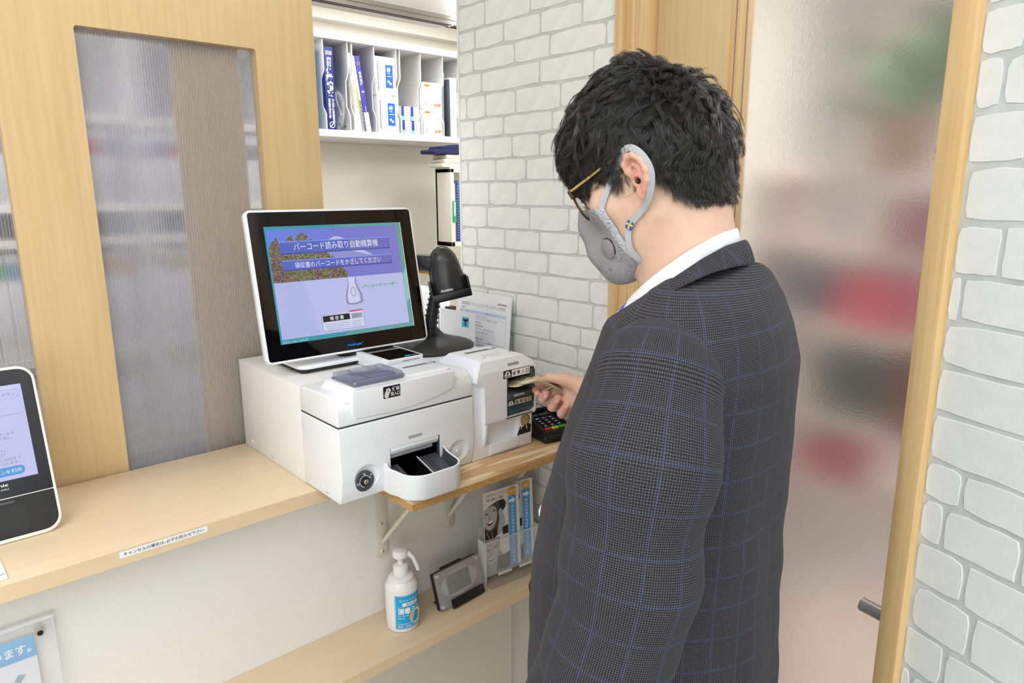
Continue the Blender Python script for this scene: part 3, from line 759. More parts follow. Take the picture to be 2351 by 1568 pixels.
def E_(name, c, s=1.): return pmat('screen_'+name, (2, 2, 3), rough=.08, emit=c, estr=s)
scr = mo.children[-1]
pr = Print(fn=lambda x, y, h: MT @ Vector((x, y, .00135+h)), gap=.00005)
teal, teal2 = E_('teal', (64, 150, 168)), E_('teal_light', (112, 178, 178))
pr.rect(-.1535, .1522, -.1138, .1168, teal); pr.lay()
pr.poly([(-.02, -.1138), (.1522, -.1138), (.1522, .1168), (-.02, .1168), (.02, .11), (.0, -.105)], E_('teal_grey', (98, 158, 160)))
pr.poly([(.143, -.06), (.1522, -.05), (.1522, .02), (.143, .0)], E_('mint', (140, 196, 190))); pr.poly([(.143, .02), (.1522, .03), (.1522, .10), (.143, .11)], E_('green_grey', (112, 160, 148)))
pr.rect(.1522, .1534, -.1138, .1168, E_('edge_white', (238, 238, 238)))
def skymat():
    m = E_('sky_blend', (112, 124, 214)); t = NT(m)
    c = t.n('ShaderNodeTexCoord'); s_ = t.n('ShaderNodeSeparateXYZ'); t.l(c.outputs['Object'], s_.inputs[0])
    mp = t.n('ShaderNodeMapRange'); mp.inputs['From Min'].default_value = -.15; mp.inputs['From Max'].default_value = .15; t.l(s_.outputs[0], mp.inputs[0])
    t.l(t.ramp(mp.outputs[0], [(0, srgb(106, 134, 224)), (.5, srgb(118, 122, 208)), (1, srgb(130, 126, 200))]), t.b.inputs['Emission Color']); return m
def leaves():
    m = E_('blossom_tree', (90, 100, 60)); t = NT(m); v = t.coord('Object')
    n = t.noise(v, 240, 4, .8, .6); n2 = t.noise(v, 30, 2)
    a = t.ramp(n, [(.36, srgb(44, 48, 34)), (.46, srgb(98, 104, 58)), (.54, srgb(130, 132, 84)), (.62, srgb(156, 138, 176))])
    b = t.ramp(n, [(.36, srgb(58, 48, 40)), (.50, srgb(118, 98, 76)), (.62, srgb(146, 120, 160))])
    mx = t.n('ShaderNodeMixRGB'); t.l(t.ramp(n2, [(.45, (0, 0, 0, 1)), (.6, (1, 1, 1, 1))]), mx.inputs[0]); t.l(a, mx.inputs[1]); t.l(b, mx.inputs[2])
    t.l(mx.outputs[0], t.b.inputs['Emission Color']); return m
pr.rect(-.150, .1412, .0065, .1105, skymat())
pr.poly([(-.0283, .082), (-.018, .089), (-.0074, .0925), (.002, .0915), (.016, .086), (.04, .068), (.0755, .050), (.05, .0505), (.02, .0505), (-.02, .060)], E_('snow', (190, 194, 226)))
pr.poly([(-.06, .060), (-.028, .082), (-.012, .075), (.0, .080), (.012, .072), (.03, .060), (.08, .0475), (.0, .0475)], E_('slope', (142, 148, 208)))
random.seed(4); P = [(-.150, .0065), (.0105, .0065)]
for x, y in ((.0105, .020), (.004, .032), (-.008, .040), (-.018, .058), (-.034, .066), (-.046, .070), (-.052, .082), (-.060, .092), (-.068, .102), (-.078, .104), (-.088, .098), (-.092, .088), (-.100, .100), (-.106, .098), (-.114, .088), (-.122, .086), (-.133, .096), (-.140, .088), (-.150, .072)):
    P.append((x, y)); P.append((x-.004+random.uniform(-.002, .002), y-random.uniform(.003, .007)))
P[-1] = (-.150, .068)
lv = leaves(); pr.poly(P, lv)
pr.rect(-.150, .1418, -.1048, .0065, E_('panel_lilac', (186, 190, 232)))
pr.poly([(-.150, -.1048), (-.07, -.1048), (-.085, .0065), (-.150, .0065)], E_('panel_glare', (178, 184, 230)))
for (y0_, y1_, nm) in ((.0610, .0868, 'a'), (.0285, .0492, 'b')):
    pr.rect(-.1278, .1190, y0_, y1_, E_('banner', (90, 104, 190))); pr.rect(-.1278, .1190, y1_-.0022, y1_, E_('banner_light', (128, 150, 232)))
    pr.rect(-.1278, .1190, y0_, y0_+.0022, E_('banner_dark', (72, 82, 160))); pr.rect(.02, .1165, y0_+.0022, y1_-.0022, E_('banner_right', (112, 112, 188)))
wh = E_('white', (236, 238, 250))
pr.text('バーコード読み取り自動精算機', -.0990, .0905, .0672, .0828, wh, .0)
pr.text('領収書のバーコードをかざしてください', -.1020, .0930, .0325, .0450, wh, .0)
# picture of the reader
dk, md, lt = E_('outline', (70, 76, 96)), E_('reader_grey', (160, 164, 200)), E_('reader_light', (204, 208, 240))
sh = [(.0058, .0062), (.0066, -.006), (.0040, -.018), (-.0010, -.030), (-.0020, -.0455), (.0010, -.0498), (.017, -.0515), (.034, -.0480), (.0358, -.0452), (.0345, -.030), (.0290, -.016), (.0262, -.006), (.0265, .0062)]
pr.poly(sh, dk); c_ = (.0163, -.024)
pr.poly([(c_[0]+(x-c_[0])*.93, c_[1]+(y-c_[1])*(.965 if y < 0 else 1)) for x, y in sh], md)
pr.poly([(c_[0]+(x-c_[0])*.74-.001, c_[1]+(y-c_[1])*(.90 if y < 0 else 1)) for x, y in sh], lt)
pr.ring(.0163, -.0252, .0055, .0008, dk, ry=.0098)
pr.text('バーコードリーダー', .0385, .1260, -.0205, -.0120, E_('green', (60, 168, 90)), .02)
# receipt
pr.poly([(-.0626, -.0662), (.0008, -.0662), (.0008, -.0640), (.0329, -.0650), (.0329, -.0996), (-.0626, -.0996)], dk)
pr.poly([(-.0620, -.0668), (.0323, -.0656), (.0323, -.0991), (-.0620, -.0991)], E_('paper', (208, 212, 240)))
pr.rect(-.0600, .0000, -.0808, -.0685, E_('black', (34, 28, 34))); pr.text('領 収 書', -.0450, -.0140, -.0790, -.0705, wh, .01)
pr.rect(.0014, .0316, -.0655, -.0628, E_('red', (208, 84, 104)))
random.seed(2); x = .0045
while x < .028: w = random.uniform(.0004, .0013); pr.rect(x, x+w, -.0800, -.0700, dk, lay=False); x += w+random.uniform(.0004, .001)
pr.lay()
for i in range(3): pr.rect(-.0565, -.0040, -.0868-.0045*i, -.0863-.0045*i, dk, lay=False); pr.rect(.0040, .0235, -.0868-.0045*i, -.0863-.0045*i, dk, lay=False)
pr.lay(); pl = E_('pale', (190, 220, 226))
pr.text('2025/11/26 13:03:27', -.1505, -.0970, -.1125, -.1078, pl); pr.text('いぬごし歯科', .0640, .0980, -.1118, -.1074, E_('pale2', (150, 190, 196)))
pr.text('(Ver.4.0.0.2)', .1130, .1440, -.1118, -.1074, E_('pale2', (150, 190, 196)))
bl = pmat('logo_blue', (10, 40, 90), rough=.2, emit=(40, 130, 240), estr=.8)
pr.text('POSIFLEX', -.0155, .0185, -.1368, -.1325, bl, .03, slant=.35); pr.line(.008, -.1375, .0215, -.1318, .0010, bl)
pr.obj('screen_picture', scr)
# stand: foot, hinge neck
g = G()
loft(g, [[(x, y, z) for x, y in rrect(-.122+d, .122-d, -.094+d, .10-d, .022)] for z, d in ((.0075, .003), (.009, .0005), (.013, .0), (.0155, .002), (.0165, .006))], M_white)
loft(g, [[(x, y, z) for x, y in rrect(-.085+d, .085-d, -.070+d*.8, .07-d*.3, .03)] for z, d in ((.0155, 0), (.019, .012), (.024, .03), (.028, .048))], M_white)
g.prism(rrect(-.045, .045, -.02, .03, .015), .02, .10, 'z', M_white, .006); g.obj('stand', None, mo)
g = G(); g.prism(rrect(-.121, .121, -.093, .099, .022), .0045, .0078, 'z', M_blackm, .001); g.obj('base_gasket', None, mo)
for x in (-.105, .105):
    for y in (-.078, .085):
        g = G(); g.cyl((x, y, 0), (x, y, .005), .0105, M_blackm, 20); g.obj('rubber_foot', None, mo)
g = G(); g.lathe([(.020, 0), (.026, .003), (.026, .007), (.018, .009)], M_blackm, 28, Matrix.Translation((.0, -.048, .022)) @ Matrix.Rotation(radians(25), 4, 'X')); g.obj('tilt_ring', None, mo)
g = G(); g.tube([(.10, -.02, .03), (.12, -.01, .015), (.15, .0, .009), (.165, -.03, .008), (.15, -.06, .006)], .003, M_blackm, 8); g.box(.085, .108, -.050, -.030, .017, .025, M_lgrey, .001); g.obj('cable', None, mo)

# ================================================================== HAND SCANNER ON ITS STAND
sc = thing('barcode_scanner', 'black handheld barcode scanner held on its own goose-neck stand beside the monitor', 'scanner', (.928, 1.308, 1.1942))
g = G(); N = 56; rings = [(1, .0), (1, .004), (.93, .010), (.75, .017), (.5, .0235), (.28, .031), (.17, .040), (.13, .046), (.0, .046)]
vs = []; fs = []
for k, z in rings:
    for i in range(N):
        a = 2*pi*i/N; rr = 1+.05*cos(3*a+.5)
        vs.append((.098*k*cos(a)*rr, .080*k*sin(a)*rr, z))
fs = [(k*N+i, k*N+(i+1) % N, (k+1)*N+(i+1) % N, (k+1)*N+i) for k in range(len(rings)-1) for i in range(N)]
g.add(vs, fs, pmat('scanner_base', (52, 52, 54), rough=.42), True)
g.T = None; g.obj('base', None, sc)
nk = []
for i in range(25):
    s = i/24; nk.append(Vector((-.016+.010*s**1.6, -.006-.016*s, .032+.100*s)))
g = G(); g.tube(nk, [.0145-.002*(i/24) for i in range(25)], M_black, 18); g.obj('neck', None, sc)
g = G()
for i in range(2, 24, 3):
    d = (nk[i+1]-nk[i-1]).normalized(); g.cyl(nk[i]-d*.0013, nk[i]+d*.0013, .0175-.002*(i/24), M_black, 20)
g.obj('neck_rings', None, sc); sc.children[-1]['kind'] = 'stuff'
# head: the scanner faces down toward the viewer, its handle pointing back to the left
def frame_m(o, x, z):
    z = Vector(z).normalized(); x = Vector(x); x = (x-z*x.dot(z)).normalized(); y = z.cross(x)
    return Matrix(((x.x, y.x, z.x, o[0]), (x.y, y.y, z.y, o[1]), (x.z, y.z, z.z, o[2]), (0, 0, 0, 1)))
# local z = the long axis of the head (nose downwards), local x = back of the shell toward the viewer
HS = frame_m((.006, -.030, .224), (-.52, -.84, .10), (.16, -.12, -.97))
prof = [(-.012, .004, .003), (-.007, .014, .011), (.000, .021, .017), (.012, .028, .022), (.030, .0325, .025), (.052, .036, .0265), (.078, .0385, .0265), (.094, .0385, .0255), (.0985, .037, .024)]
def shell(g, prof, m, n=36, y0=0, x0=0, sq=2.5):
    secs = []
    for z, w, d in prof:
        s = []
        for i in range(n):
            a = 2*pi*i/n; c, e = cos(a), sin(a)
            c = math.copysign(abs(c)**(2/sq), c); e = math.copysign(abs(e)**(2/sq), e)
            s.append((x0+d*c*(.75 if c < 0 else 1), y0+w*e, z))
        secs.append(s)
    loft(g, secs, m)
m_sh = pmat('scanner_shell', (44, 45, 47), rough=.28)
g = G(); g.T = HS; shell(g, prof, m_sh, sq=2.15); g.obj('head', None, sc); hd_ = sc.children[-1]
g = G(); g.T = HS   # rubber rim along the side
for off in (-.0045,): loft(g, [[(off-.006+ (.0045 if i % 2 else 0)*0 + d*.02*0 + (w+.0022)*0 + x*0.25, (w+.0020)*y, z-.001) for x, y, i in [(cos(2*pi*i/36)*.03, sin(2*pi*i/36), i) for i in range(36)]] for z, w, d in prof[:-1]], M_black)
g.obj('side_rim', None, sc)
g = G(); g.T = HS   # cradle holding the nose
loft(g, [[(x, y, z) for x, y in rrect(-.027-d, .008, -.0425-d, .0425+d, .008)] for z, d in ((.060, .0), (.080, .001), (.104, .002), (.1065, .001))], M_black)
g.box(-.026, .031, -.0445, .0445, .1000, .1065, M_black, .002); g.box(.020, .031, -.0445, .0445, .088, .1065, M_black, .002)
g.box(-.030, .026, .0400, .0450, .062, .106, M_black, .002); g.box(-.030, .026, -.0450, -.0400, .062, .106, M_black, .002); g.obj('cradle', None, sc)
g = G(); p0 = HS @ Vector((-.018, 0, .082)); g.tube([nk[-1], nk[-1]+(p0-nk[-1])*.6+Vector((0, 0, -.004)), p0], [.0135, .019, .020], M_black, 16); g.obj('cradle_socket', None, sc)
g = G(); a_ = HS @ Vector((-.010, -.002, .030)); dl = Vector((-.52, .85, .06)).normalized()
g.tube([a_-dl*.01, a_+dl*.02, a_+dl*.05, a_+dl*.09, a_+dl*.125], [.024, .0215, .0195, .0185, .017], m_sh, 20)
g.obj('handle', None, sc)
g = G(); p = a_+dl*.035+Vector((0, 0, -.019)); g.tube([p+dl*.028, p+dl*.006, p-dl*.008+Vector((0, 0, -.012))], [.006, .006, .004], pmat('yellow_trigger', (210, 160, 50), rough=.4), 10); g.obj('trigger', None, sc)
fnh = lambda x, y, h: HS @ Vector((.0272+h-y*0-((x/.04)**2)*.009, x, .078-y))
pr = Print(fn=lambda x, y, h: HS @ Vector((.0264+h-(abs(x)/.038)**2.4*.010, x, .085-y)), gap=.0002)
pr.text('unitech', -.0045, .0225, -.0012, .0062, M_labwhite, .01)
pr.obj('name_print', hd_)
pr = Print(fn=lambda x, y, h: HS @ Vector((.0268+h-(abs(x)/.038)**2*.009-max(0, (y-.030))*.14, x, .085-y)), gap=.0002)
pr.ring(0, .030, .0030, .0006, M_black, ry=.0085)
for k in range(3): pr.ring(0, .0560, .0018+.0017*k, .0006, M_ink, a0=50, a1=130)
pr.obj('status_window', hd_)

# ================================================================== PAPERS LEANING ON THE BRICK WALL
pl_ = thing('printed_notice', 'white printed instruction sheets in a clear sleeve leaning on the brick wall behind the machine', 'paper', (1.105, 1.364, 1.0), 0)
R_ = Matrix.Rotation(radians(-90), 4, 'Z') @ Matrix.Rotation(radians(90-4.5), 4, 'X')   # x runs toward the viewer, y up the sheet
g = G()
for k in range(3):
    gT = R_ @ Matrix.Translation((.001*k-.001, .0, -.0008*k)); g.box(-.105, .105, 0, .2985, -.0003, 0, M_paper, T=gT)
g.obj('sheets', None, pl_)
g = G(); g.box(-.106, .109, .0, .300, .0006, .0012, pmat('clear_film', (255, 255, 255), rough=.15, alpha=.12), T=R_); g.obj('sleeve', None, pl_)
g = G(); g.tube([R_ @ Vector((-.101+.011*cos(radians(a)), .285+.0*a, .011*sin(radians(a)))) for a in range(20, 341, 20)], .0008, M_lgrey, 6); g.obj('binding_ring', None, pl_)
pr = Print(fn=lambda x, y, h: R_ @ Vector((x, y, .0002+h)), gap=.00006)
pr.text('自動精算機「デジレジ」(15インチ) メンテナンス早見表', -.090, .085, .2595, .2700, M_inkg)
pr.text('Ashisuka', .055, .0895, .2735, .2795, M_ink, .03, slant=.3)
mb = pmat('table_blue', (178, 206, 236), rough=.7); pr.rect(-.094, .090, .2420, .2500, mb); pr.text('No.', -.092, -.086, .2438, .2480, M_inkg); pr.text('項目', -.072, -.060, .2438, .2482, M_inkg); pr.text('操作方法', .008, .026, .2438, .2482, M_inkg)
pr.text('1. 機器保守', -.092, -.070, .2525, .2565, M_ink)
for y in (.2335, .100): pr.rect(-.094, .090, y-.0002, y+.0002, M_inkg, lay=False)
for x in (-.094, -.084, -.058, .090): pr.rect(x-.0002, x+.0002, .06, .2500, M_inkg, lay=False)
pr.lay()
rowsT = ['電源ボタンを3秒以上押して起動します', '①操作メンテナンスキーを右に回して「管理」モードにする', '②アプリは「精算」を押す', '③管理画面、精算機状態を選ぶ', '④復帰を押したときは「はい」を押して「戻る」を押す', '⑤運転メンテナンスキーを「運転」にする', '', '※紙幣にエラーが発生した場合', '①エラー表示部分の精算レバーを上げ、「精算開始コード」が表示されます', '②カバーを開きます 印刷された紙幣をあげてメジャーレバーを戻してください', '③精算機画面を押し「精算開始」コードを読み取ります', '④解除コードを読み取り精算画面を戻します', '⑤復帰を押したときは「はい」を押します 紙幣カバーを閉める', '⑥エラー表示画面に「戻る」と表示します', '', '電源を切るときは「終了」を押してから5秒待ちます']
random.seed(6)
for i, s in enumerate(rowsT):
    if s: pr.text(s, -.054, -.054+min(.14, len(s)*.0041), .2355-.0083*i, .2392-.0083*i, M_inkg)
pr.text('電源ON', -.080, -.064, .2355, .2392, M_inkg); pr.text('保守', -.080, -.070, .2262, .2300, M_inkg)
pr.rect(-.094, .090, .088, .096, mb)
pr.obj('print', pl_)

cd_ = thing('white_card', 'white card with a small blue picture leaning behind the scanner stand', 'card', (1.063, 1.392, 1.0), 0)
R2 = Matrix.Rotation(radians(-84), 4, 'Z') @ Matrix.Rotation(radians(90-3), 4, 'X')
g = G(); g.box(-.078, .052, 0, .254, -.0004, 0, M_paper, T=R2)
g.box(-.0785, -.0780, 0, .254, -.0004, .0, M_paper, T=R2); g.obj('sheet', None, cd_)
pr = Print(fn=lambda x, y, h: R2 @ Vector((x, y, .0001+h)))
pr.rect(.004, .029, .214, .240, pmat('cyan_square', (70, 186, 222))); pr.poly([(.008, .236), (.018, .234), (.024, .238), (.027, .232), (.018, .227), (.008, .231)], M_ink); pr.poly([(.014, .228), (.021, .226), (.020, .218), (.012, .218)], pmat('dark_teal', (40, 90, 110)))
pr.obj('picture', cd_)

# ================================================================== BANKNOTE in the slot, held by the hand
bn = thing('banknote', 'cream and green banknote half pushed into the note slot', 'banknote', (.9765, 1.075, 1.1525))
def note(x, y, h=0):      # x across (-.038 .. .038), y from the slot (0) toward the hand (.15)
    s = max(0, y-.015)/.13
    zz = .0015*cos(x*60)-.001*s + .004*sin(min(1, s)*3.1)*0.6 + .004*s*s + x*.22*max(0, 1-s*1.4)
    w = 1-.30*max(0, s-.3)
    return Vector((x*w + .010*s, -y+.03, zz-.002*s+h - x*(.48*(lambda q: q*q*(3-2*q))(min(1, max(0, (s-.36)/.5)))) + .005*s))
g = G(); nx, ny = 12, 24; vs = [note(-.038+.076*i/nx, .155*j/ny-.012) for j in range(ny+1) for i in range(nx+1)]
fs = [(j*(nx+1)+i, j*(nx+1)+i+1, (j+1)*(nx+1)+i+1, (j+1)*(nx+1)+i) for j in range(ny) for i in range(nx)]
m_n = pmat('banknote_paper', (224, 216, 186), rough=.7); t = NT(m_n); v = t.coord('Object')
n1 = t.noise(v, 16, 3); wv = t.n('ShaderNodeTexWave'); wv.inputs['Scale'].default_value = 180; wv.inputs['Distortion'].default_value = 6; t.l(v, wv.inputs[0])
mxn = t.n('ShaderNodeMath', operation='MULTIPLY_ADD'); t.l(wv.outputs[1], mxn.inputs[0]); mxn.inputs[1].default_value = .12; t.l(n1, mxn.inputs[2])
t.l(t.ramp(mxn.outputs[0], [(.38, srgb(196, 204, 168)), (.55, srgb(228, 218, 182)), (.7, srgb(214, 208, 170))]), t.b.inputs['Base Color'])
g.add(vs, fs, m_n, True); g.obj('note_paper', None, bn, recalc=False)
pr = Print(fn=lambda x, y, h: note(x, y, h+.0003), gap=.0002)
gr = pmat('note_green', (92, 112, 84), rough=.7); rd_ = pmat('note_red', (200, 96, 72), rough=.7); cr = pmat('note_cream', (236, 226, 196), rough=.7)
def flip(s): return s
for k, (cx, cy) in enumerate(((.002, .030), (.002, .044))): pr.ring(cx, cy, .0092, .0016, M_ink, ry=.0052)
pr.ring(-.0225, .045, .0075, .0012, rd_, ry=.0085); pr.ring(-.0225, .045, .0045, .0010, rd_, ry=.0055); pr.ring(-.0225, .045, .0018, .0012, rd_, ry=.0022)
pr.ring(.0180, .050, .0040, .0008, rd_, ry=.0050)
pr.poly(circ(-.008, .076, .019, 28, .022), cr); pr.ring(-.008, .076, .019, .0006, gr, ry=.022)
for i in range(9): pr.rect(-.030+i*.0062, -.0262+i*.0062, .0145, .0185+.002*(i % 2), gr)
for i in range(10): pr.rect(.0335, .0362, .020+i*.008, .026+i*.008, gr); pr.rect(-.0362, -.0345, .030+i*.008, .034+i*.008, gr)
pr.poly([(.020, .10), (.032, .09), (.034, .12), (.022, .13)], pmat('note_violet', (158, 152, 176), rough=.7)); pr.obj('print', bn)

# ================================================================== CARD TERMINAL
te = thing('payment_terminal', 'black card payment terminal with red, yellow and green keys on the plank', 'card terminal', (1.036, 1.045, 1.0), radians(-9))
def wedge(g, x0, x1, y0, y1, zf, zb, z0, m, b=.003): g.prism([(y0, z0), (y1, z0), (y1, zb), (y0, zf)], x0, x1, 'x', m, b)
g = G(); g.prism([(0, .0), (.094, .0), (.094, .030), (.002, .017), (-.002, .010)], 0, .076, 'x', M_black, .004, seg=3); g.obj('base_body', None, te)
g = G(); g.prism([(.004, .014), (.096, .026), (.096, .042), (.004, .026)], .002, .074, 'x', M_blackm, .002); g.obj('keypad_body', None, te)
g = G()
for x0, x1 in ((.0, .0035), (.0725, .076)): g.prism([(.002, .010), (.098, .020), (.098, .048), (.080, .052), (.006, .030)], x0, x1, 'x', M_black, .0014)
g.prism(rrect(.0, .076, .020, .0515, [.012, .012, 0, 0]), .0945, .098, 'y', M_black, .001); g.obj('privacy_shield', None, te)
KT = Matrix.Translation((0, .004, .0265)) @ Matrix.Rotation(math.atan2(.016, .092), 4, 'X')
kr, ky_, kg = pmat('key_red', (204, 44, 44), rough=.4), pmat('key_yellow', (226, 204, 40), rough=.4), pmat('key_green', (60, 170, 50), rough=.4)
def key(x, y, w, h, m, s=None, mt=None):
    g = G(); g.prism(rrect(x, x+w, y, y+h, .0015), 0, .0028, 'z', m, .0006, T=KT); g.obj('key', None, te); k = te.children[-1]
    if s: Print(fn=lambda a, b, hh: KT @ Vector((x+a, y+b, .0029+hh))).text(s, w*.3, w*.7, h*.2, h*.8, mt or M_labwhite, .01).obj('key_print', k)
key(.010, .006, .0155, .0085, kr, '×', M_ink); key(.0285, .006, .0165, .0085, ky_, '<', M_ink); key(.0480, .006, .0175, .0085, kg, '○', M_ink)
for i, s in enumerate('*0#789456123'): key(.0125+(i % 3)*.0185, .018+(i//3)*.0115, .0125, .0080, M_black, s)
g = G(); g.box(.012, .068, .070, .088, .0005, .0015, M_gloss, T=KT); g.obj('display', None, te)
g = G(); g.box(.010, .066, -.0035, -.001, .0045, .0065, M_ink); g.obj('card_slot', None, te)

# ================================================================== LEFT: face reader tablet, small card stand, acrylic notice
ft = thing('reception_tablet', 'white framed black tablet kiosk with lit lilac screen at the left edge of the counter', 'tablet', (.07, 1.345, 1.0))
tr_, tu_, tn_ = Vector((1, 0, 0)), Vector((0, sin(radians(20)), cos(radians(20)))), Vector((0, -cos(radians(20)), sin(radians(20))))
TT = Matrix.Translation((.1312-.07, 1.3093-1.345+.004, .004)) @ Matrix(((1, 0, 0, 0), (0, tu_.y, tn_.y, 0), (0, tu_.z, tn_.z, 0), (0, 0, 0, 1)))
g = G(); g.T = TT
loft(g, [[(x, y, z) for x, y in rrect(-.149+d, .030-d, -.0045+d, .2785-d, .026)] for z, d in ((-.014, .003), (-.012, .0005), (.004, .0), (.0055, .001), (.006, .003))], M_warmwhite)
g.T = None; g.prism([(-.010, .0), (.060, .0), (.060, .02), (.052, .13), (.036, .13)], -.075, .078, 'x', M_warmwhite, .004); g.obj('frame', None, ft)
g = G(); g.T = TT; g.prism(rrect(-.1445, .0255, .066, .2735, [.021, .021, .002, .002]), .0045, .0068, 'z', pmat('tablet_black', (46, 47, 52), rough=.3), .0005); g.obj('front_panel', None, ft); fp = ft.children[-1]
g = G(); g.T = TT; g.prism(rrect(-.1445, .0255, .0015, .0645, [.002, .002, .021, .021]), .0045, .0064, 'z', M_blackm); g.box(-.11, -.014, .010, .052, .0064, .0068, pmat('reader_pad', (38, 38, 40), rough=.6)); g.box(-.12, -.030, .0560, .0600, .0064, .0080, M_grey); g.obj('card_tray', None, ft)
pr = Print(fn=lambda x, y, h: TT @ Vector((x, y, .0068+h)), gap=.00006)
lil = E_('tablet_lilac', (196, 198, 238)); pr.rect(-.127, .0085, .0935, .2480, lil)
gt = E_('tablet_text', (128, 122, 152)); bl2 = E_('tablet_button', (88, 158, 216))
pr.rect(-.06, .004, .2255, .2400, E_('tablet_outline', (150, 152, 190)), r=.007); pr.rect(-.0595, .0035, .2260, .2395, lil, r=.0067)
pr.text('顔認証専用ボタン', -.055, -.001, .2295, .2362, gt); pr.text('歯科', -.0475, -.0330, .2120, .2195, E_('tablet_blue_text', (140, 160, 200)))
pr.rect(-.10, .0045, .1985, .1990, gt)
for y, s, a, b in ((.1785, '1', 'カバーから', '取り出し、'), (.1370, '2', 'この向きで', '入れます。')):
    x0 = -.0365 if s == '1' else -.0340
    pr.ring(x0, y+.0015, .0046, .0005, gt); pr.text(s, x0-.0010, x0+.0010, y-.0008, y+.0038, gt); pr.text(a, x0-.004, x0+.0235, y-.0125, y-.0075, gt); pr.text(b, x0-.004, x0+.0215, y-.0190, y-.0140, gt)
pr.rect(-.12, -.0075, .1000, .1145, bl2, r=.007); pr.text('スマートフォンを利用', -.085, -.0125, .1040, .1105, E_('tablet_white', (236, 240, 250)))
pr.rect(-.060, -.046, .125, .146, E_('tablet_phone', (100, 104, 130)), r=.002); pr.rect(-.062, -.044, .122, .128, E_('tablet_phone_base', (160, 160, 214)), r=.002)
pr.text('Panasonic', -.078, -.0340, .0845, .0895, M_labwhite, .02); pr.text('XC-R2J-MN', -.066, -.0345, .0775, .0810, M_labwhite); pr.obj('screen_picture', fp)

lc = thing('counter_card', 'black and white printed card cut off at the left edge of the counter', 'card', (.035, 1.20, 1.0), radians(1))
g = G(); g.prism([(-.021, 0), (.060, 0), (.060, .003), (-.021, .0032)], -.09, .0325, 'x', M_labwhite, .001); g.obj('card', None, lc)
pr = Print((-.09, -.021, .0034), (1, 0, 0), (0, 1, 0)); pr.rect(.0, .1160, .0265, .080, pmat('dark_slate', (42, 44, 48), rough=.3)); pr.line(.095, .012, .120, .0135, .0014, pmat('violet_pen', (112, 112, 170))); pr.obj('print', lc)

sg = thing('acrylic_notice', 'clear acrylic panel with blue and white poster fixed to the counter front, bottom left', 'sign', (-.05, 1.2195, .60))
g = G(); g.box(-.22, .1655, -.016, -.0125, .0, .3105, pmat('acrylic_sheet', (248, 250, 252), rough=.04, alpha=.16)); g.obj('acrylic_panel', None, sg)
g = G(); g.box(-.22, .1655, -.017, -.0115, .3055, .3108, pmat('acrylic_edge', (238, 240, 244), rough=.15, alpha=.55)); g.box(.1635, .1660, -.0165, -.0120, .0, .3105, pmat('acrylic_edge2', (238, 240, 244), rough=.15, alpha=.3)); g.obj('polished_edge', None, sg)
g = G(); g.cyl((.1465, .0, .289), (.1465, -.022, .289), .0058, M_steel, 20); g.cyl((.1465, -.0222, .289), (.1465, -.0226, .289), .0042, M_ink, 16); g.obj('standoff', None, sg)
pr = Print((-.18, -.0095, .0), (1, 0, 0), (0, 0, 1))
pr.rect(0, .3190, .0, .2850, pmat('poster_white', (222, 222, 232), rough=.5)); mgb = pmat('poster_blue', (18, 160, 222), rough=.4); t = NT(mgb); s_ = t.n('ShaderNodeSeparateXYZ'); t.l(t.coord('Object'), s_.inputs[0]); mp = t.n('ShaderNodeMapRange'); mp.inputs[1].default_value = .24; mp.inputs[2].default_value = .29; t.l(s_.outputs[2], mp.inputs[0]); t.l(t.ramp(mp.outputs[0], [(0, srgb(10, 140, 214)), (1, srgb(30, 178, 226))]), t.b.inputs['Base Color'])
pr.rect(0, .3190, .2480, .2850, mgb); pr.text('使えるようになっています。', .125, .3130, .2570, .2740, M_labwhite, .02)
pr.poly([(.275, .200), (.292, .226), (.302, .222), (.284, .200)], pmat('faded_teal', (120, 150, 168)))
pr.obj('poster', sg)

# ================================================================== ON THE LOWER SHELF
bo = thing('sanitiser_bottle', 'white pump bottle of hand sanitiser with blue label on the lower shelf', 'bottle', (.713, 1.147, .649), radians(2))
g = G(); M_b = pmat('bottle_white', (232, 231, 230), rough=.22, sss=.1)
g.lathe([(0, 0), (.0295, 0), (.0325, .0015), (.0340, .006), (.0345, .03), (.0345, .092), (.0338, .098), (.0305, .1045), (.0265, .1085), (.0272, .1110), (.0268, .1140), (.0225, .1180), (.0170, .1195), (.0, .1195)], M_b, 48); g.obj('bottle_body', None, bo)
g = G(); g.lathe([(.0, .1190), (.0160, .1190), (.0162, .1200), (.0158, .1375), (.0145, .1400), (.0112, .1412), (.0060, .1418)], M_b, 36); g.lathe([(.006, .141), (.0062, .152), (.0075, .1535), (.0078, .158)], M_b, 24); g.obj('pump_collar', None, bo)
g = G(); g.lathe([(0, .1575), (.0125, .1565), (.0155, .1590), (.0160, .1680), (.0150, .1725), (.0110, .1750), (0, .1755)], M_b, 32)
g.tube([(.004, -.002, .1650), (.0150, -.0105, .1630), (.0215, -.0160, .1530), (.0275, -.0205, .1330), (.0290, -.0215, .1245)], [.0062, .0058, .0045, .0042, .0036], M_b, 14); g.obj('pump_head', None, bo)
A0 = radians(-150)
pr = Print(fn=lambda x, y, h: Vector(((.0346+h)*cos(A0+x/.0346), (.0346+h)*sin(A0+x/.0346), y)), gap=.0001)
lb = pmat('label_cyan', (20, 164, 222), rough=.35)
pr.strip(0, .090, .010, .0865, lb, 40)
for a in ((.0015, .0885, .0845, .0850), (.0015, .0885, .0115, .0120), (.0015, .0021, .0115, .0850), (.004, .086, .0610, .0614)): pr.strip(*a, M_labwhite, 30)
pr.text('シュッとひと吹き', .0105, .062, .0725, .0795, M_labwhite, .01); pr.strip(.0160, .052, .0625, .0700, M_labwhite, 16); pr.text('速乾性', .0230, .0450, .0640, .0685, lb, .02)
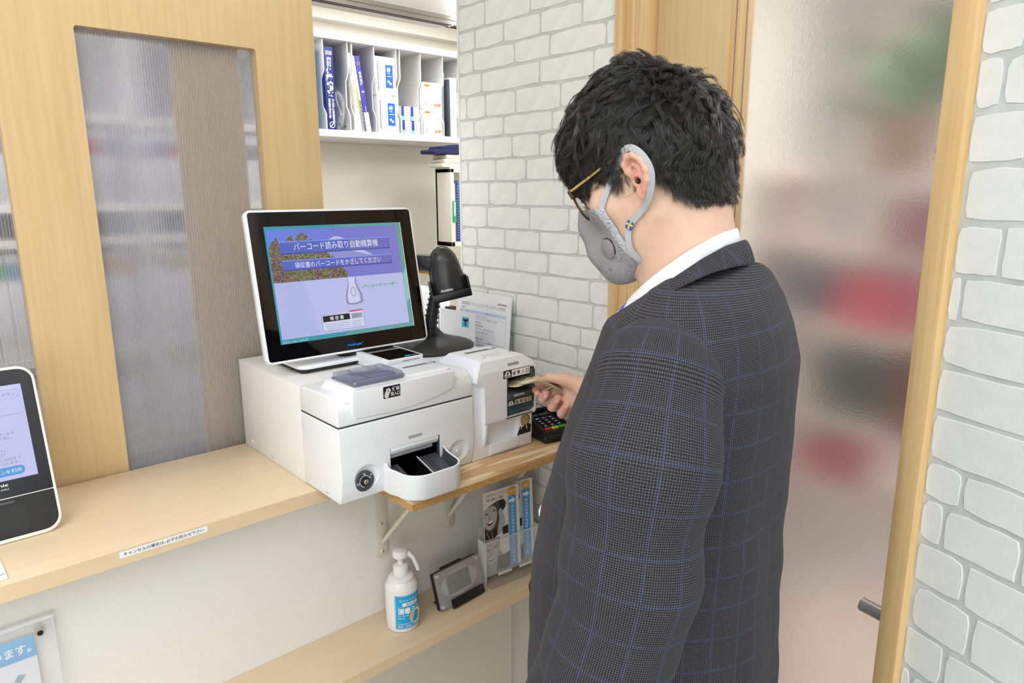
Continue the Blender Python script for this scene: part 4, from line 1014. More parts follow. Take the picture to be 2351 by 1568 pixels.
pr.text('消毒ミスト', .0060, .0720, .0440, .0590, M_labwhite, .035); pr.text('手指・食器設備等', .006, .030, .0395, .0420, M_labwhite); pr.text('500ml', .006, .0190, .0340, .0368, M_labwhite)
P = circ(.0460, .0345, .0160, 24, .0170); pr.poly(P, pmat('label_cream', (226, 226, 196))); pr.ring(.0460, .0345, .0060, .0004, M_inkg, ry=.008); pr.ring(.0460, .0345, .010, .0004, M_inkg, ry=.011)
pr.text('すり込むだけで', .0060, .0360, .0205, .0245, M_labwhite, .01); pr.text('簡単・手軽にできる殺菌消毒', .0060, .0720, .0145, .0190, M_labwhite, .01)
pr.obj('label', bo)

ck = thing('desk_clock', 'grey digital desk clock reading 13:02 beside the sanitiser bottle', 'clock', (.857, 1.146, .649), radians(4))
tb = radians(17)
CT = Matrix.Translation((0, -.020, .0045)) @ Matrix(((1, 0, 0, 0), (0, sin(tb), -cos(tb), 0), (0, cos(tb), sin(tb), 0), (0, 0, 0, 1)))   # x right, y up the face, z toward viewer
g = G(); g.T = CT; g.prism(rrect(-.064, .064, .001, .0825, .003), -.012, -.0015, 'z', M_black, .001); g.box(-.030, .030, .02, .084, -.022, -.012, M_black, .002); g.T = None; g.prism([(-.016, 0), (.024, 0), (.020, .006), (-.010, .010)], -.05, .05, 'x', M_black, .001); g.obj('rear_case', None, ck)
g = G(); g.T = CT; g.prism(rrect(-.0635, .0635, .0015, .082, .003), -.002, .0005, 'z', pmat('clock_taupe', (150, 140, 134), rough=.3, metal=.4)); g.obj('face_plate', None, ck)
g = G(); g.T = CT; g.prism(rrect(-.0645, .0645, .0005, .083, .0035), .0040, .0062, 'z', pmat('clock_acrylic', (235, 238, 245), rough=.03, alpha=.12, spec=.2), .0008)
g.obj('acrylic_front', None, ck)
for x, y in ((-.058, .076), (.058, .076), (-.058, .008), (.058, .008)):
    g = G(); g.T = CT; g.cyl((x, y, .0), (x, y, .0066), .0032, pmat('clear_pin', (225, 228, 235), rough=.1, alpha=.6), 14); g.obj('corner_pin', None, ck)
pr = Print(fn=lambda x, y, h: CT @ Vector((x, y, .0008+h)), gap=.00015)
pr.poly(circ(.002, .044, .053, 40, .029), pmat('clock_silver', (176, 176, 182), rough=.35, metal=.3)); pr.rect(-.034, .034, .0235, .0665, pmat('lcd_green', (98, 100, 86), rough=.5, spec=.2))
seg = {'0': 'abcdef', '1': 'bc', '2': 'abged', '3': 'abgcd', '4': 'fgbc', '7': 'abc'}
def digit(ch, x, y, w, h, t):
    S = {'a': (x+t, x+w-t, y+h-t, y+h), 'd': (x+t, x+w-t, y, y+t), 'g': (x+t, x+w-t, y+h/2-t/2, y+h/2+t/2), 'f': (x, x+t, y+h/2+t*.3, y+h-t*.4), 'b': (x+w-t, x+w, y+h/2+t*.3, y+h-t*.4), 'e': (x, x+t, y+t*.4, y+h/2-t*.3), 'c': (x+w-t, x+w, y+t*.4, y+h/2-t*.3)}
    for k in seg[ch]: pr.rect(*S[k], M_ink, lay=False)
    pr.lay()
for ch, x in (('1', -.0315), ('3', -.0215), ('0', -.0060), ('2', .0060)): digit(ch, x, .0275, .0095 if ch != '1' else .006, .0200, .0019)
for y in (.033, .042): pr.rect(-.0098, -.0080, y, y+.002, M_ink)
for ch, x in (('4', .0190), ('0', .0265)): digit(ch, x, .0275, .0058, .0105, .0011)
for ch, x in (('7', -.0120), ('0', -.0030), ('0', .0045)): digit(ch, x, .0520, .0055, .0100, .0011)
pr.rect(-.0052, -.0044, .054, .055, M_ink); pr.rect(-.0052, -.0044, .058, .059, M_ink); pr.text('水', .0195, .0300, .0515, .0625, M_ink)
pr.obj('lcd_print', ck)
g = G(); g.T = CT; g.box(-.036, .058, -.004, .0155, .0064, .0120, M_black, .0008); g.obj('snooze_bar', None, ck); Print(fn=lambda x, y, h: CT @ Vector((x, y, .0121+h))).text('CASIO', .040, .0545, .0085, .0115, M_inkg, .01).obj('name_print', ck.children[-1])

# leaflet holder with two leaflets
lh = thing('leaflet_holder', 'clear acrylic leaflet holder standing at the right end of the lower shelf', 'holder', (1.022, 1.150, .649), radians(-6))
M_ac = pmat('thin_acrylic', (246, 248, 250), rough=.03, alpha=.13); M_ace = pmat('thin_acrylic_edge', (240, 243, 246), rough=.1, alpha=.65)
g = G(); g.box(-.082, .075, .010, .012, .0, .135, M_ac); g.box(-.083, .076, -.022, -.020, .024, .108, M_ac); g.box(-.082, .075, -.022, .012, .022, .0235, M_ac)
g.prism([(-.040, 0), (.03, 0), (.03, .0015), (-.040, .0015)], -.082, .075, 'x', M_ac); g.obj('acrylic_body', None, lh)
g = G(); g.box(-.083, .076, -.0225, -.0195, .1070, .1088, M_ace); g.box(-.083, -.0818, -.022, .012, .0, .107, M_ace); g.box(.0748, .076, -.022, .012, .0, .107, M_ace)
g.obj('polished_edge', None, lh)
for x in (-.050, .012):
    g = G(); g.prism(rrect(x, x+.040, -.0245, -.0205, .0018), .018, .0235, 'z', M_ace, .0005); g.obj('retaining_lip', None, lh)
gw, gm, gd, gk = pmat('photo_white', (214, 214, 216)), pmat('photo_mid', (150, 148, 148)), pmat('photo_dark', (74, 72, 74)), pmat('photo_black', (34, 32, 34))
gl_ = pmat('photo_skin', (178, 176, 176))
def leaflet(x0, dy, label):
    t = thing('leaflet', label, 'leaflet', (lh.location.x+x0*cos(radians(-6)), lh.location.y+dy+x0*sin(radians(-6)), lh.location.z+.0245), radians(-6), group='tooth whitening leaflets in the holder')
    LT = Matrix.Rotation(radians(90-3.0), 4, 'X')
    w, h = .0995, .200
    g = G(); g.box(0, w, 0, h, -.0016, 0, M_paper, T=LT); g.obj('paper', None, t)
    w0 = .084; pr = Print(fn=lambda x, y, hh: LT @ Vector((x*.0995/.084, y*.200/.205, .0001+hh)), gap=.00008)
    m_bl = pmat('leaflet_blue', (84, 158, 222), rough=.5); m_or = pmat('leaflet_orange', (222, 160, 40), rough=.5)
    pr.rect(0, w0, 0, .205, pmat('leaflet_white', (226, 225, 224)))
    # laughing woman, upper half: hair, face, features, hand
    pr.poly([(0, .160), (.012, .168), (.030, .176), (.046, .178), (.052, .170), (.050, .158), (.040, .150), (.040, .128), (.036, .108), (.030, .090), (.0, .086)], gd)
    pr.poly([(.036, .176), (.048, .176), (.053, .166), (.051, .156), (.044, .148), (.038, .158)], gk)
    pr.poly([(.030, .090), (.044, .096), (.050, .118), (.046, .140), (.040, .158), (.034, .150), (.036, .128), (.031, .108)], gl_)
    pr.poly([(.0, .160), (.010, .166), (.022, .168), (.029, .160), (.031, .145), (.029, .128), (.022, .114), (.013, .108), (.004, .114), (.0, .122)], gl_)
    pr.poly([(.001, .150), (.006, .153), (.011, .150), (.006, .149)], gk); pr.poly([(.019, .156), (.024, .158), (.028, .154), (.023, .154)], gk)
    pr.poly([(.012, .148), (.015, .138), (.012, .135), (.010, .138)], gm)
    pr.poly([(.006, .128), (.014, .131), (.022, .136), (.021, .127), (.014, .120), (.008, .122)], gk); pr.poly([(.007, .1275), (.014, .1305), (.0215, .1355), (.019, .128), (.013, .1245)], M_labwhite)
    pr.poly([(.0, .112), (.008, .106), (.016, .104), (.026, .112), (.030, .100), (.024, .086), (.0, .086)], gk); pr.line(.004, .106, .010, .088, .0018, gm); pr.line(.016, .104, .018, .088, .0015, gm)
    pr.poly([(.042, .106), (.056, .110), (.056, .088), (.042, .088)], gk)
    # smiling man, lower half
    pr.poly([(.0, .086), (.034, .086), (.034, .070), (.033, .055), (.042, .034), (.058, .036), (.058, .0), (.0, .0)], gm)
    pr.poly([(.028, .036), (.040, .036), (.058, .040), (.058, .0), (.024, .0)], gd)
    pr.poly([(.0, .086), (.030, .086), (.032, .070), (.030, .050), (.024, .030), (.014, .018), (.004, .024), (.0, .034)], gl_)
    pr.poly([(.003, .062), (.011, .060), (.011, .057), (.004, .058)], gd); pr.poly([(.018, .063), (.027, .068), (.027, .064), (.018, .060)], gd)
    pr.poly([(.012, .058), (.015, .046), (.010, .044)], gm)
    pr.poly([(.006, .038), (.012, .038), (.021, .044), (.018, .034), (.010, .030)], gk); pr.poly([(.0065, .0375), (.012, .0375), (.0205, .0435), (.017, .0365), (.010, .0335)], M_labwhite)
    pr.rect(.058, .0765, 0, .180, m_bl)
    pr.poly([(.0595, .164), (.0675, .164), (.0675, .160), (.0755, .1675), (.0675, .175), (.0675, .171), (.0595, .171)], M_labwhite)
    pr.vtext('あなたの歯の色は?今すぐチェック!', .0675, .155, .0062, .0088, M_labwhite, .01)
    pr.circle(.067, .1910, .0102, m_or); pr.text('Q&A', .0605, .0735, .1885, .1935, M_labwhite, .01)
    pr.rect(.0765, w0, 0, .205, pmat('leaflet_white', (226, 225, 224)))
    pr.text('ホワイトニングで', .007, .052, .1925, .1985, M_ink); pr.text('白く美しい歯に', .007, .048, .1815, .1878, M_ink)
    pr.obj('print', t)
leaflet(-.029, -.0035, 'tooth whitening leaflet behind the other one, right side showing in the holder')
leaflet(-.078, -.0130, 'tooth whitening leaflet in front with a laughing woman and smiling man in grey')

# ================================================================== OFFICE BEHIND THE COUNTER
def s24(x, z): return x*1.2, 1.55+(z-1.55)*1.2     # positions measured on the plane 2.0 m away moved out to 2.4 m
cb = thing('document_sorter', 'white pigeonhole sorter with sculpted dividers on the far office wall', 'shelf unit', (1.10, 2.40, 1.75))
def cl(x, z): a, b = s24(x, z); return a-1.10, b-1.75
g = G(); x0, zt = cl(.985, 2.015); x1, zi = cl(1.62, 1.994); _, zb = cl(1, 1.737); _, zlp = cl(1, 1.716)
g.box(x0, x1, -.012, .245, zi, zt, M_shelfwhite, .002); g.box(x0, x1, -.010, .245, zlp, zb, M_shelfwhite, .002); g.box(x0, x1, .238, .245, zb, zi, M_shelfwhite); g.obj('carcass', None, cb)
for d in (1.049, 1.130, 1.145, 1.222, 1.303, 1.316, 1.396, 1.486, 1.56):
    a, _ = cl(d, 1.9); h = zi-zb
    pts = [(0, zb), (0, zb+.055), (.022, zb+.085), (.022, zb+.175), (.0, zb+.205), (0, zi), (.24, zi), (.24, zb)]
    g = G(); g.prism(pts, a-.0022, a+.0022, 'x', M_shelfwhite); g.obj('divider', None, cb)
for d in (1.137, 1.309):
    a, _ = cl(d, 1.9); g = G(); g.box(a-.010, a+.010, -.0125, .0, zlp, zb+.002, M_white, .001); g.obj('joint_clip', None, cb)
def item(name, label, cat, x, y, z, w, d, h, mat, tilt=0, part='cover', deco=None, bev=.001, group=None):
    t = thing(name, label, cat, (x, y, z), 0, group); R = Matrix.Rotation(radians(tilt), 4, 'Y')
    g = G(); g.box(0, w, 0, d, 0, h, mat, bev, T=R); g.obj(part, None, t)
    if deco:
        pr = Print(fn=lambda a, b, hh: R @ Vector((a, -.0003-hh, b)), gap=.0004); deco(pr, w, h); pr.obj('print', t)
    return t
zs_ = 1.75+zb
m_navy, m_indigo = pmat('navy_cover', (28, 42, 120), rough=.4), pmat('indigo_cover', (64, 62, 160), rough=.4)
def d_navy(p, w, h):
    p.text('2020', w*.15, w*.85, h*.90, h*.95, M_labwhite, .02); p.vtext('歯科', w*.5, h*.875, w*.5, h*.055, M_labwhite, .02); p.vtext('保険請求', w*.5, h*.755, w*.72, h*.088, M_labwhite, .04)
    p.vtext('お茶の水保険診療研究会編', w*.72, h*.38, w*.26, h*.0235, M_labwhite, .02); p.vtext('東京医科歯科大学', w*.34, h*.38, w*.26, h*.030, M_labwhite, .02)
    p.ring(w*.5, h*.06, w*.30, w*.07, M_labwhite); p.line(w*.25, h*.03, w*.75, h*.09, w*.09, M_labwhite)
a, _ = s24(1.030, 1.9); item('book', 'pale blue booklet at the far left of the sorter beside the oak door', 'book', a-.028, 2.405, zs_, .022, .2, .285, pmat('pale_blue_cover', (170, 200, 232)), 0, 'cover', lambda p, w, h: (p.rect(0, w*.35, 0, h, M_labwhite), [p.rect(w*.1, w*.22, h*(.1+.05*i), h*(.13+.05*i), M_inkg) for i in range(12)]))
a, _ = s24(1.052, 1.9); item('book', 'thick navy book with white Japanese title in the pigeonhole sorter', 'book', a, 2.403, zs_, .037, .21, .285, m_navy, 0, 'cover', d_navy)
bg = thing('plastic_bag', 'crumpled clear plastic bag beside the navy book in the sorter', 'bag', (a+.068, 2.46, zs_)); random.seed(3)
g = G(); b = bmesh.new(); bmesh.ops.create_icosphere(b, subdivisions=3, radius=1)
for v in b.verts: k = 1+random.uniform(-.2, .2); v.co = Vector((v.co.x*.019*k, v.co.y*.05*k, .075+v.co.z*.072*k*(1 if v.co.z < 0 else 1.1)))
g.bm(b, pmat('clear_film_bag', (235, 236, 240), rough=.12, alpha=.35), False); g.obj('film', None, bg); g = G(); g.cyl((.004, -.05, .010), (.009, -.05, .018), .002, M_ink, 8); g.obj('twist_tie', None, bg)
a, _ = s24(1.150, 1.9)
item('booklet', 'thin pink and white booklet left of the manila envelope in the sorter', 'booklet', a, 2.405, zs_, .008, .2, .20, pmat('pinkish_paper', (232, 216, 224)), -1)
item('folder', 'white folder with a manila band leaning in the sorter, left of the indigo book', 'folder', a+.0085, 2.408, zs_, .019, .2, .275, M_paper, -6, 'cover', lambda p, w, h: (p.rect(0, w, h*.30, h*.62, pmat('manila', (214, 186, 124)))))
item('booklet', 'narrow white booklet with grey foot leaning beside the indigo book', 'booklet', a+.034, 2.405, zs_, .0085, .2, .268, M_paper, -8, 'cover', lambda p, w, h: (p.rect(0, w, 0, h*.42, pmat('grey_foot', (112, 114, 120))), p.vtext('歯科診療報酬点数表', w*.5, h*.90, w*.55, h*.045, M_inkg), p.vtext('医科研究会', w*.5, h*.36, w*.5, h*.05, M_labwhite)))
def d_ind(p, w, h):
    p.rect(0, w, 0, h*.26, M_labwhite); p.ring(w*.5, h*.90, w*.3, w*.12, pmat('orange_print', (226, 122, 60))); p.vtext('会員名簿', w*.5, h*.80, w*.55, h*.048, M_labwhite, .02); p.text('2024', w*.2, w*.8, h*.52, h*.545, M_labwhite, .02)
    p.vtext('東京都歯科', w*.5, h*.34, w*.22, h*.013, M_labwhite); p.vtext('いぬごし歯科', w*.5, h*.22, w*.3, h*.03, M_inkg)
item('book', 'indigo members directory with orange emblem leaning in the pigeonhole sorter', 'book', a+.0435, 2.403, zs_, .020, .2, .268, m_indigo, -8, 'cover', d_ind)
m_cobalt = pmat('cobalt_print', (36, 100, 214), rough=.5); m_box = pmat('carton_white', (232, 232, 234), rough=.6)
def d_box60(p, w, h):
    p.rect(w*.50, w*.86, h*.20, h*.80, m_cobalt); p.text('60', w*.56, w*.74, h*.62, h*.74, M_labwhite, .03); p.text('mg', w*.60, w*.70, h*.56, h*.60, M_labwhite, .02); p.rect(w*.56, w*.80, h*.495, h*.51, M_labwhite)
    p.circle(w*.62, h*.36, w*.055, M_labwhite); p.circle(w*.72, h*.31, w*.055, M_labwhite)
    for i in range(15): p.rect(w*.09, w*.13, h*(.12+.05*i), h*(.15+.05*i), M_ink, lay=False)
    for i in range(15): p.rect(w*.19, w*.21, h*(.12+.05*i), h*(.15+.05*i), M_inkg, lay=False)
    p.lay()
a, _ = s24(1.2245, 1.9)
item('carton', 'white carton with cobalt 60 label, lower of the two stacked in the sorter', 'box', a+.004, 2.400, zs_, .089, .18, .138, m_box, 0, 'carton_body', d_box60)
item('carton', 'white carton with cobalt 60 label, upper of the two, its flap torn', 'box', a+.001, 2.402, zs_+.1385, .089, .18, .138, m_box, 0, 'carton_body', d_box60)
o = bpy.data.objects
t_ = [x for x in COL.objects if x.name.startswith('carton') and x.parent is None][-1]
g = G(); g.prism([(.062, .0), (.089, .0), (.089, .030), (.080, .036)], -.006, -.003, 'y', m_box); g.obj('torn_flap', None, t_)
a, _ = s24(1.3165, 1.9); k = 0
lab4 = ['upper left of the four small medicine boxes in the sorter', 'upper right of the four small medicine boxes in the sorter', 'lower left of the four small medicine boxes in the sorter', 'lower right of the four small medicine boxes in the sorter']
def d_small(p, w, h):
    p.rect(0, w*.30, h*.3, h, pmat('small_navy', (40, 62, 150))); p.poly([(0, 0), (w*.3, 0), (w*.3, h*.3), (0, h*.3)], pmat('small_mint', (130, 206, 206)))
    for i in range(6): p.rect(w*.48, w*.54, h*(.15+.12*i), h*(.22+.12*i), M_inkg, lay=False)
    p.lay()
for (dx, dz) in ((.0, .053), (.044, .053), (.003, .0), (.047, .0)):
    item('medicine_box', 'small navy-white box, '+lab4[k].replace('of the four small medicine boxes', 'of four'), 'box', a+dx, 2.402, zs_+dz, .040, .12, .052, m_box, 0, 'carton_body', d_small); k += 1
m_or = pmat('orange_label', (232, 130, 44), rough=.6)
def d_or(p, w, h):
    p.rect(w*.06, w*.32, h*.84, h*.92, m_or); p.text('200錠', w*.54, w*.94, h*.10, h*.24, m_or, .02); p.text('アセトアミノフェン錠200mg', w*.08, w*.94, h*.60, h*.65, M_inkg)
    p.rect(w*.10, w*.13, h*.18, h*.24, M_inkg); p.rect(w*.10, w*.13, h*.10, h*.14, M_inkg)
a, _ = s24(1.4025, 1.9)
item('tablet_carton', 'white carton with orange 200 print, lower one under the plastic dust wrap', 'box', a, 2.398, zs_, .091, .15, .1015, m_box, 0, 'carton_body', d_or)
item('tablet_carton', 'white carton with orange 200 print, upper one with a crumpled sheet above', 'box', a, 2.398, zs_+.102, .091, .15, .1015, m_box, 0, 'carton_body', d_or)
item('paper_sheet', 'crumpled white sheet lying on the upper orange printed carton', 'paper', a-.012, 2.45, zs_+.204, .09, .1, .004, M_paper, 4, 'sheet')
a, _ = s24(1.505, 1.9)
item('tablet_computer', 'slim dark grey tablet standing on edge at the right end of the sorter', 'tablet', a, 2.40, zs_, .011, .17, .225, pmat('slate_case', (70, 74, 82), rough=.4), 0, 'case')
item('document', 'white documents at the extreme right end of the sorter behind the tablet', 'paper', a+.018, 2.41, zs_, .035, .2, .235, M_paper, 0, 'sheets')
w3 = thing('plastic_sleeve', 'clear plastic sleeve standing left of the dark tablet in the sorter', 'sleeve', (a-.022, 2.415, zs_)); g = G(); g.prism([(0, 0), (.012, 0), (.013, .17), (.018, .25), (.012, .25), (.002, .18)], 0, .16, 'y', pmat('clear_film_bag', (235, 236, 240), rough=.12, alpha=.35)); g.obj('film', None, w3)
# low side shelf unit and bag at the right
sx, sz = 1.434*1.16, 1.55
su = thing('side_cabinet', 'cream open cabinet with files at the right edge of the office', 'cabinet', (1.676, 2.22, 1.34))
g = G(); g.box(0, .016, 0, .10, 0, .30, M_bracket, .001); g.box(0, .30, 0, .1, .285, .305, M_bracket, .001); g.box(0, .30, 0, .1, 0, .018, M_bracket, .001); g.box(.0, .30, .09, .1, 0, .3, M_bracket); g.box(0.25, .28, .0, .1, -1.34, 0, M_bracket); g.obj('carcass', None, su)
item('ring_file', 'navy ring file with white dots in the cream side cabinet', 'file', 1.704, 2.225, 1.359, .016, .07, .235, pmat('navy_file', (44, 56, 128)), -1.5, 'cover', lambda p, w, h: [p.rect(w*.4, w*.6, h*(.05+.045*i), h*(.058+.045*i), M_labwhite) for i in range(20)])
item('ring_file', 'pale teal file at the right of the navy one in the side cabinet', 'file', 1.723, 2.225, 1.359, .03, .07, .238, pmat('teal_file', (140, 196, 206)), 0, 'cover', lambda p, w, h: (p.rect(w*.3, w*.8, h*.55, h*.85, M_labwhite), p.rect(w*.4, w*.7, h*.5, h*.53, M_inkg)))
item('green_marker_case', 'green and white label holder hanging at the side cabinet', 'label holder', 1.681, 2.212, 1.435, .014, .006, .082, pmat('vivid_green', (20, 160, 92)), 0, 'holder', lambda p, w, h: p.rect(w*.15, w*.6, h*.3, h*.95, M_labwhite))
item('folder', 'salmon folder behind the green label holder in the side cabinet', 'folder', 1.693, 2.225, 1.359, .008, .07, .225, pmat('salmon', (216, 176, 160)), 0)
nb = thing('folded_bag', 'folded dark navy bag on top of the cream side cabinet', 'bag', (1.66, 2.25, 1.694)); g = G()
for k, (x0_, x1_, z0_, z1_, y0_) in enumerate(((-.02, .22, .012, .030, -.02), (-.06, .16, .0, .016, -.03), (.05, .25, .02, .038, -.01))):
    g = G(); g.prism(rrect(x0_, x1_, z0_, z1_, .007), y0_, .06, 'y', pmat('navy_cloth', (34, 34, 78), rough=.8), .003); g.obj('cloth_fold', None, nb)
fb = thing('cloth_stack', 'stack of cream folded cloths under the dark navy bag', 'cloth', (1.66, 2.225, 1.645)); g = G()
for k in range(3):
    g = G(); g.prism(rrect(-.02+.01*k, .26, .016*k, .016*k+.0155, .006), 0, .09, 'y', pmat('cream_cloth', (214, 208, 192), rough=.9), .002); g.obj('folded_cloth', None, fb)
# back desk with a white printer box
bd = thing('back_desk', 'pale desk of the office behind the counter carrying a white box', 'desk', (1.2, 1.9, 0))
g = G(); g.box(-.2, .9, -.25, .27, .93, .955, M_shelfwhite, .002); g.obj('desk_top', None, bd); g = G(); g.box(-.2, .9, .22, .25, 0, .93, M_shelfwhite); g.obj('back_panel', None, bd)
bx_ = thing('printer', 'white boxy printer behind the scanner, labelled with small grey print', 'printer', (1.10, 1.72, .955))
g = G(); g.box(-.14, .125, 0, .30, 0, .315, pmat('printer_white', (222, 226, 228), rough=.4), .004); g.obj('printer_body', None, bx_)
g = G(); g.box(-.13, .115, -.001, .0, .235, .2355, M_inkg); g.obj('lid_seam', None, bx_)
pr = Print((-.06, -.0005, .0), (1, 0, 0), (0, 0, 1)); [pr.rect(.10, .10+.02*(1+(i % 3)), .215-.012*i, .217-.012*i, M_inkg) for i in range(5)]; [pr.poly([(.155, .24-.05*k), (.160, .243-.05*k), (.158, .236-.05*k)], M_ink) for k in range(3)]; pr.obj('print', bx_)
item('white_carton', 'white cardboard box with faint print right of the printer', 'box', 1.245, 1.80, .955, .10, .2, .285, m_box, 0, 'carton_body', lambda p, w, h: [p.rect(w*(.12+.1*i), w*(.15+.1*i), h*.55, h*(.80-.04*(i % 2)), M_inkg) for i in range(6)])
item('black_adapter', 'small black adapter hanging beside the white cardboard box', 'adapter', 1.325, 1.78, 1.13, .03, .03, .06, M_black, 0, 'case')

# record shelves seen through the ribbed windows
rs = thing('record_shelves', 'white record shelving seen through the ribbed windows of the oak doors', 'shelf unit', (0, 2.2, 0))
g = G()
for z in (.80, 1.105, 1.422, 1.512, 1.745, 1.99): g.box(-.75, .98, 0, .30, z-.010, z+.010, M_shelfwhite)
g.obj('shelf_board', None, rs); rs.children[-1]['kind'] = 'stuff'
for x in (-.75, -.10, .545, .962):
    g = G(); g.box(x, x+.026, -.006, .30, .0, 2.05, M_shelfwhite, .001); g.obj('upright', None, rs)
g = G(); g.box(-.75, .98, .295, .30, .0, 2.05, pmat('shelf_back', (196, 196, 200))); g.obj('back_panel', None, rs)
random.seed(21)
tabs = {'red': (206, 70, 66), 'blue': (86, 132, 190), 'navy': (58, 66, 104), 'yellow': (214, 176, 56), 'green': (70, 140, 84), 'black': (58, 58, 66), 'grey': (150, 150, 160)}
levels = [(1.522, .205, .128, .172, ['navy', 'black', 'blue', 'red', 'grey']), (1.115, .285, .215, .262, ['blue', 'red', 'navy', 'green', 'yellow']), (.81, .27, .225, .262, ['blue', 'yellow', 'navy', 'grey'])]
cnt = 0
for z, hh, b0, b1, cs in levels:
    x = .16; seen_ = {}; lv = {.205: 'top', .285: 'middle', .27: 'lowest'}[hh]
    while x < .94:
        w = random.uniform(.028, .044)
        if -.105 < x+w and x < -.07: x = -.07; continue
        if .54 < x+w and x < .575: x = .575; continue
        c = random.choice(cs)
        seen_[c] = seen_.get(c, 0)+1; nth = ['first', 'second', 'third', 'fourth', 'fifth', 'sixth', 'seventh', 'eighth', 'ninth', 'tenth', 'eleventh', 'twelfth'][seen_[c]-1]
        t = thing('record_file', 'record file behind ribbed window, %s %s-banded one from the left, %s shelf' % (nth, c, lv), 'file', (x, 2.21, z), 0, 'record files on the office shelves')
        g = G(); g.box(0, w-.002, 0, .25, 0, hh-random.uniform(0, .012), pmat('file_pale', (206, 206, 212)), .001); g.obj('cover', None, t)
        g = G(); g.box(.0005, w-.0025, -.0008, .0, b0, b1, pmat('band_'+c, tabs[c])); g.obj('spine_band', None, t)
        x += w+.0015; cnt += 1

# ================================================================== PERSON
# implicit-surface modelling: smooth unions of tapered capsules and ellipsoids, extracted with surface nets
PHI = radians(110); PROOT = Vector((.697, .46, 0))
def A(*v): return np.array(v, np.float32)
def ell(P, c, r, R=None):
    q = P-A(*c)
    if R is not None: q = q @ R
    r = A(*r); k0 = np.sqrt(((q/r)**2).sum(-1)); k1 = np.sqrt(((q/(r*r))**2).sum(-1))+1e-9
    return k0*(k0-1)/k1
def cap(P, a, b, ra, rb=None):
    a, b = A(*a), A(*b); rb = ra if rb is None else rb; d = b-a
    h = np.clip(((P-a) @ d)/max(float(d @ d), 1e-9), 0, 1)
    return np.sqrt(((P-a-h[:, None]*d)**2).sum(-1))-(ra+(rb-ra)*h)
def chain(P, pts, rs, k=.01):
    d = None
    for i in range(len(pts)-1):
        e = cap(P, pts[i], pts[i+1], rs[i], rs[i+1]); d = e if d is None else smin(d, e, k)
    return d
def smin(a, b, k):
    h = np.clip(.5+.5*(b-a)/k, 0, 1); return b+(a-b)*h-k*h*(1-h)
def smax(a, b, k): return -smin(-a, -b, k)
def rotm(ax, deg):
    return np.array(Matrix.Rotation(radians(deg), 3, ax), np.float32)
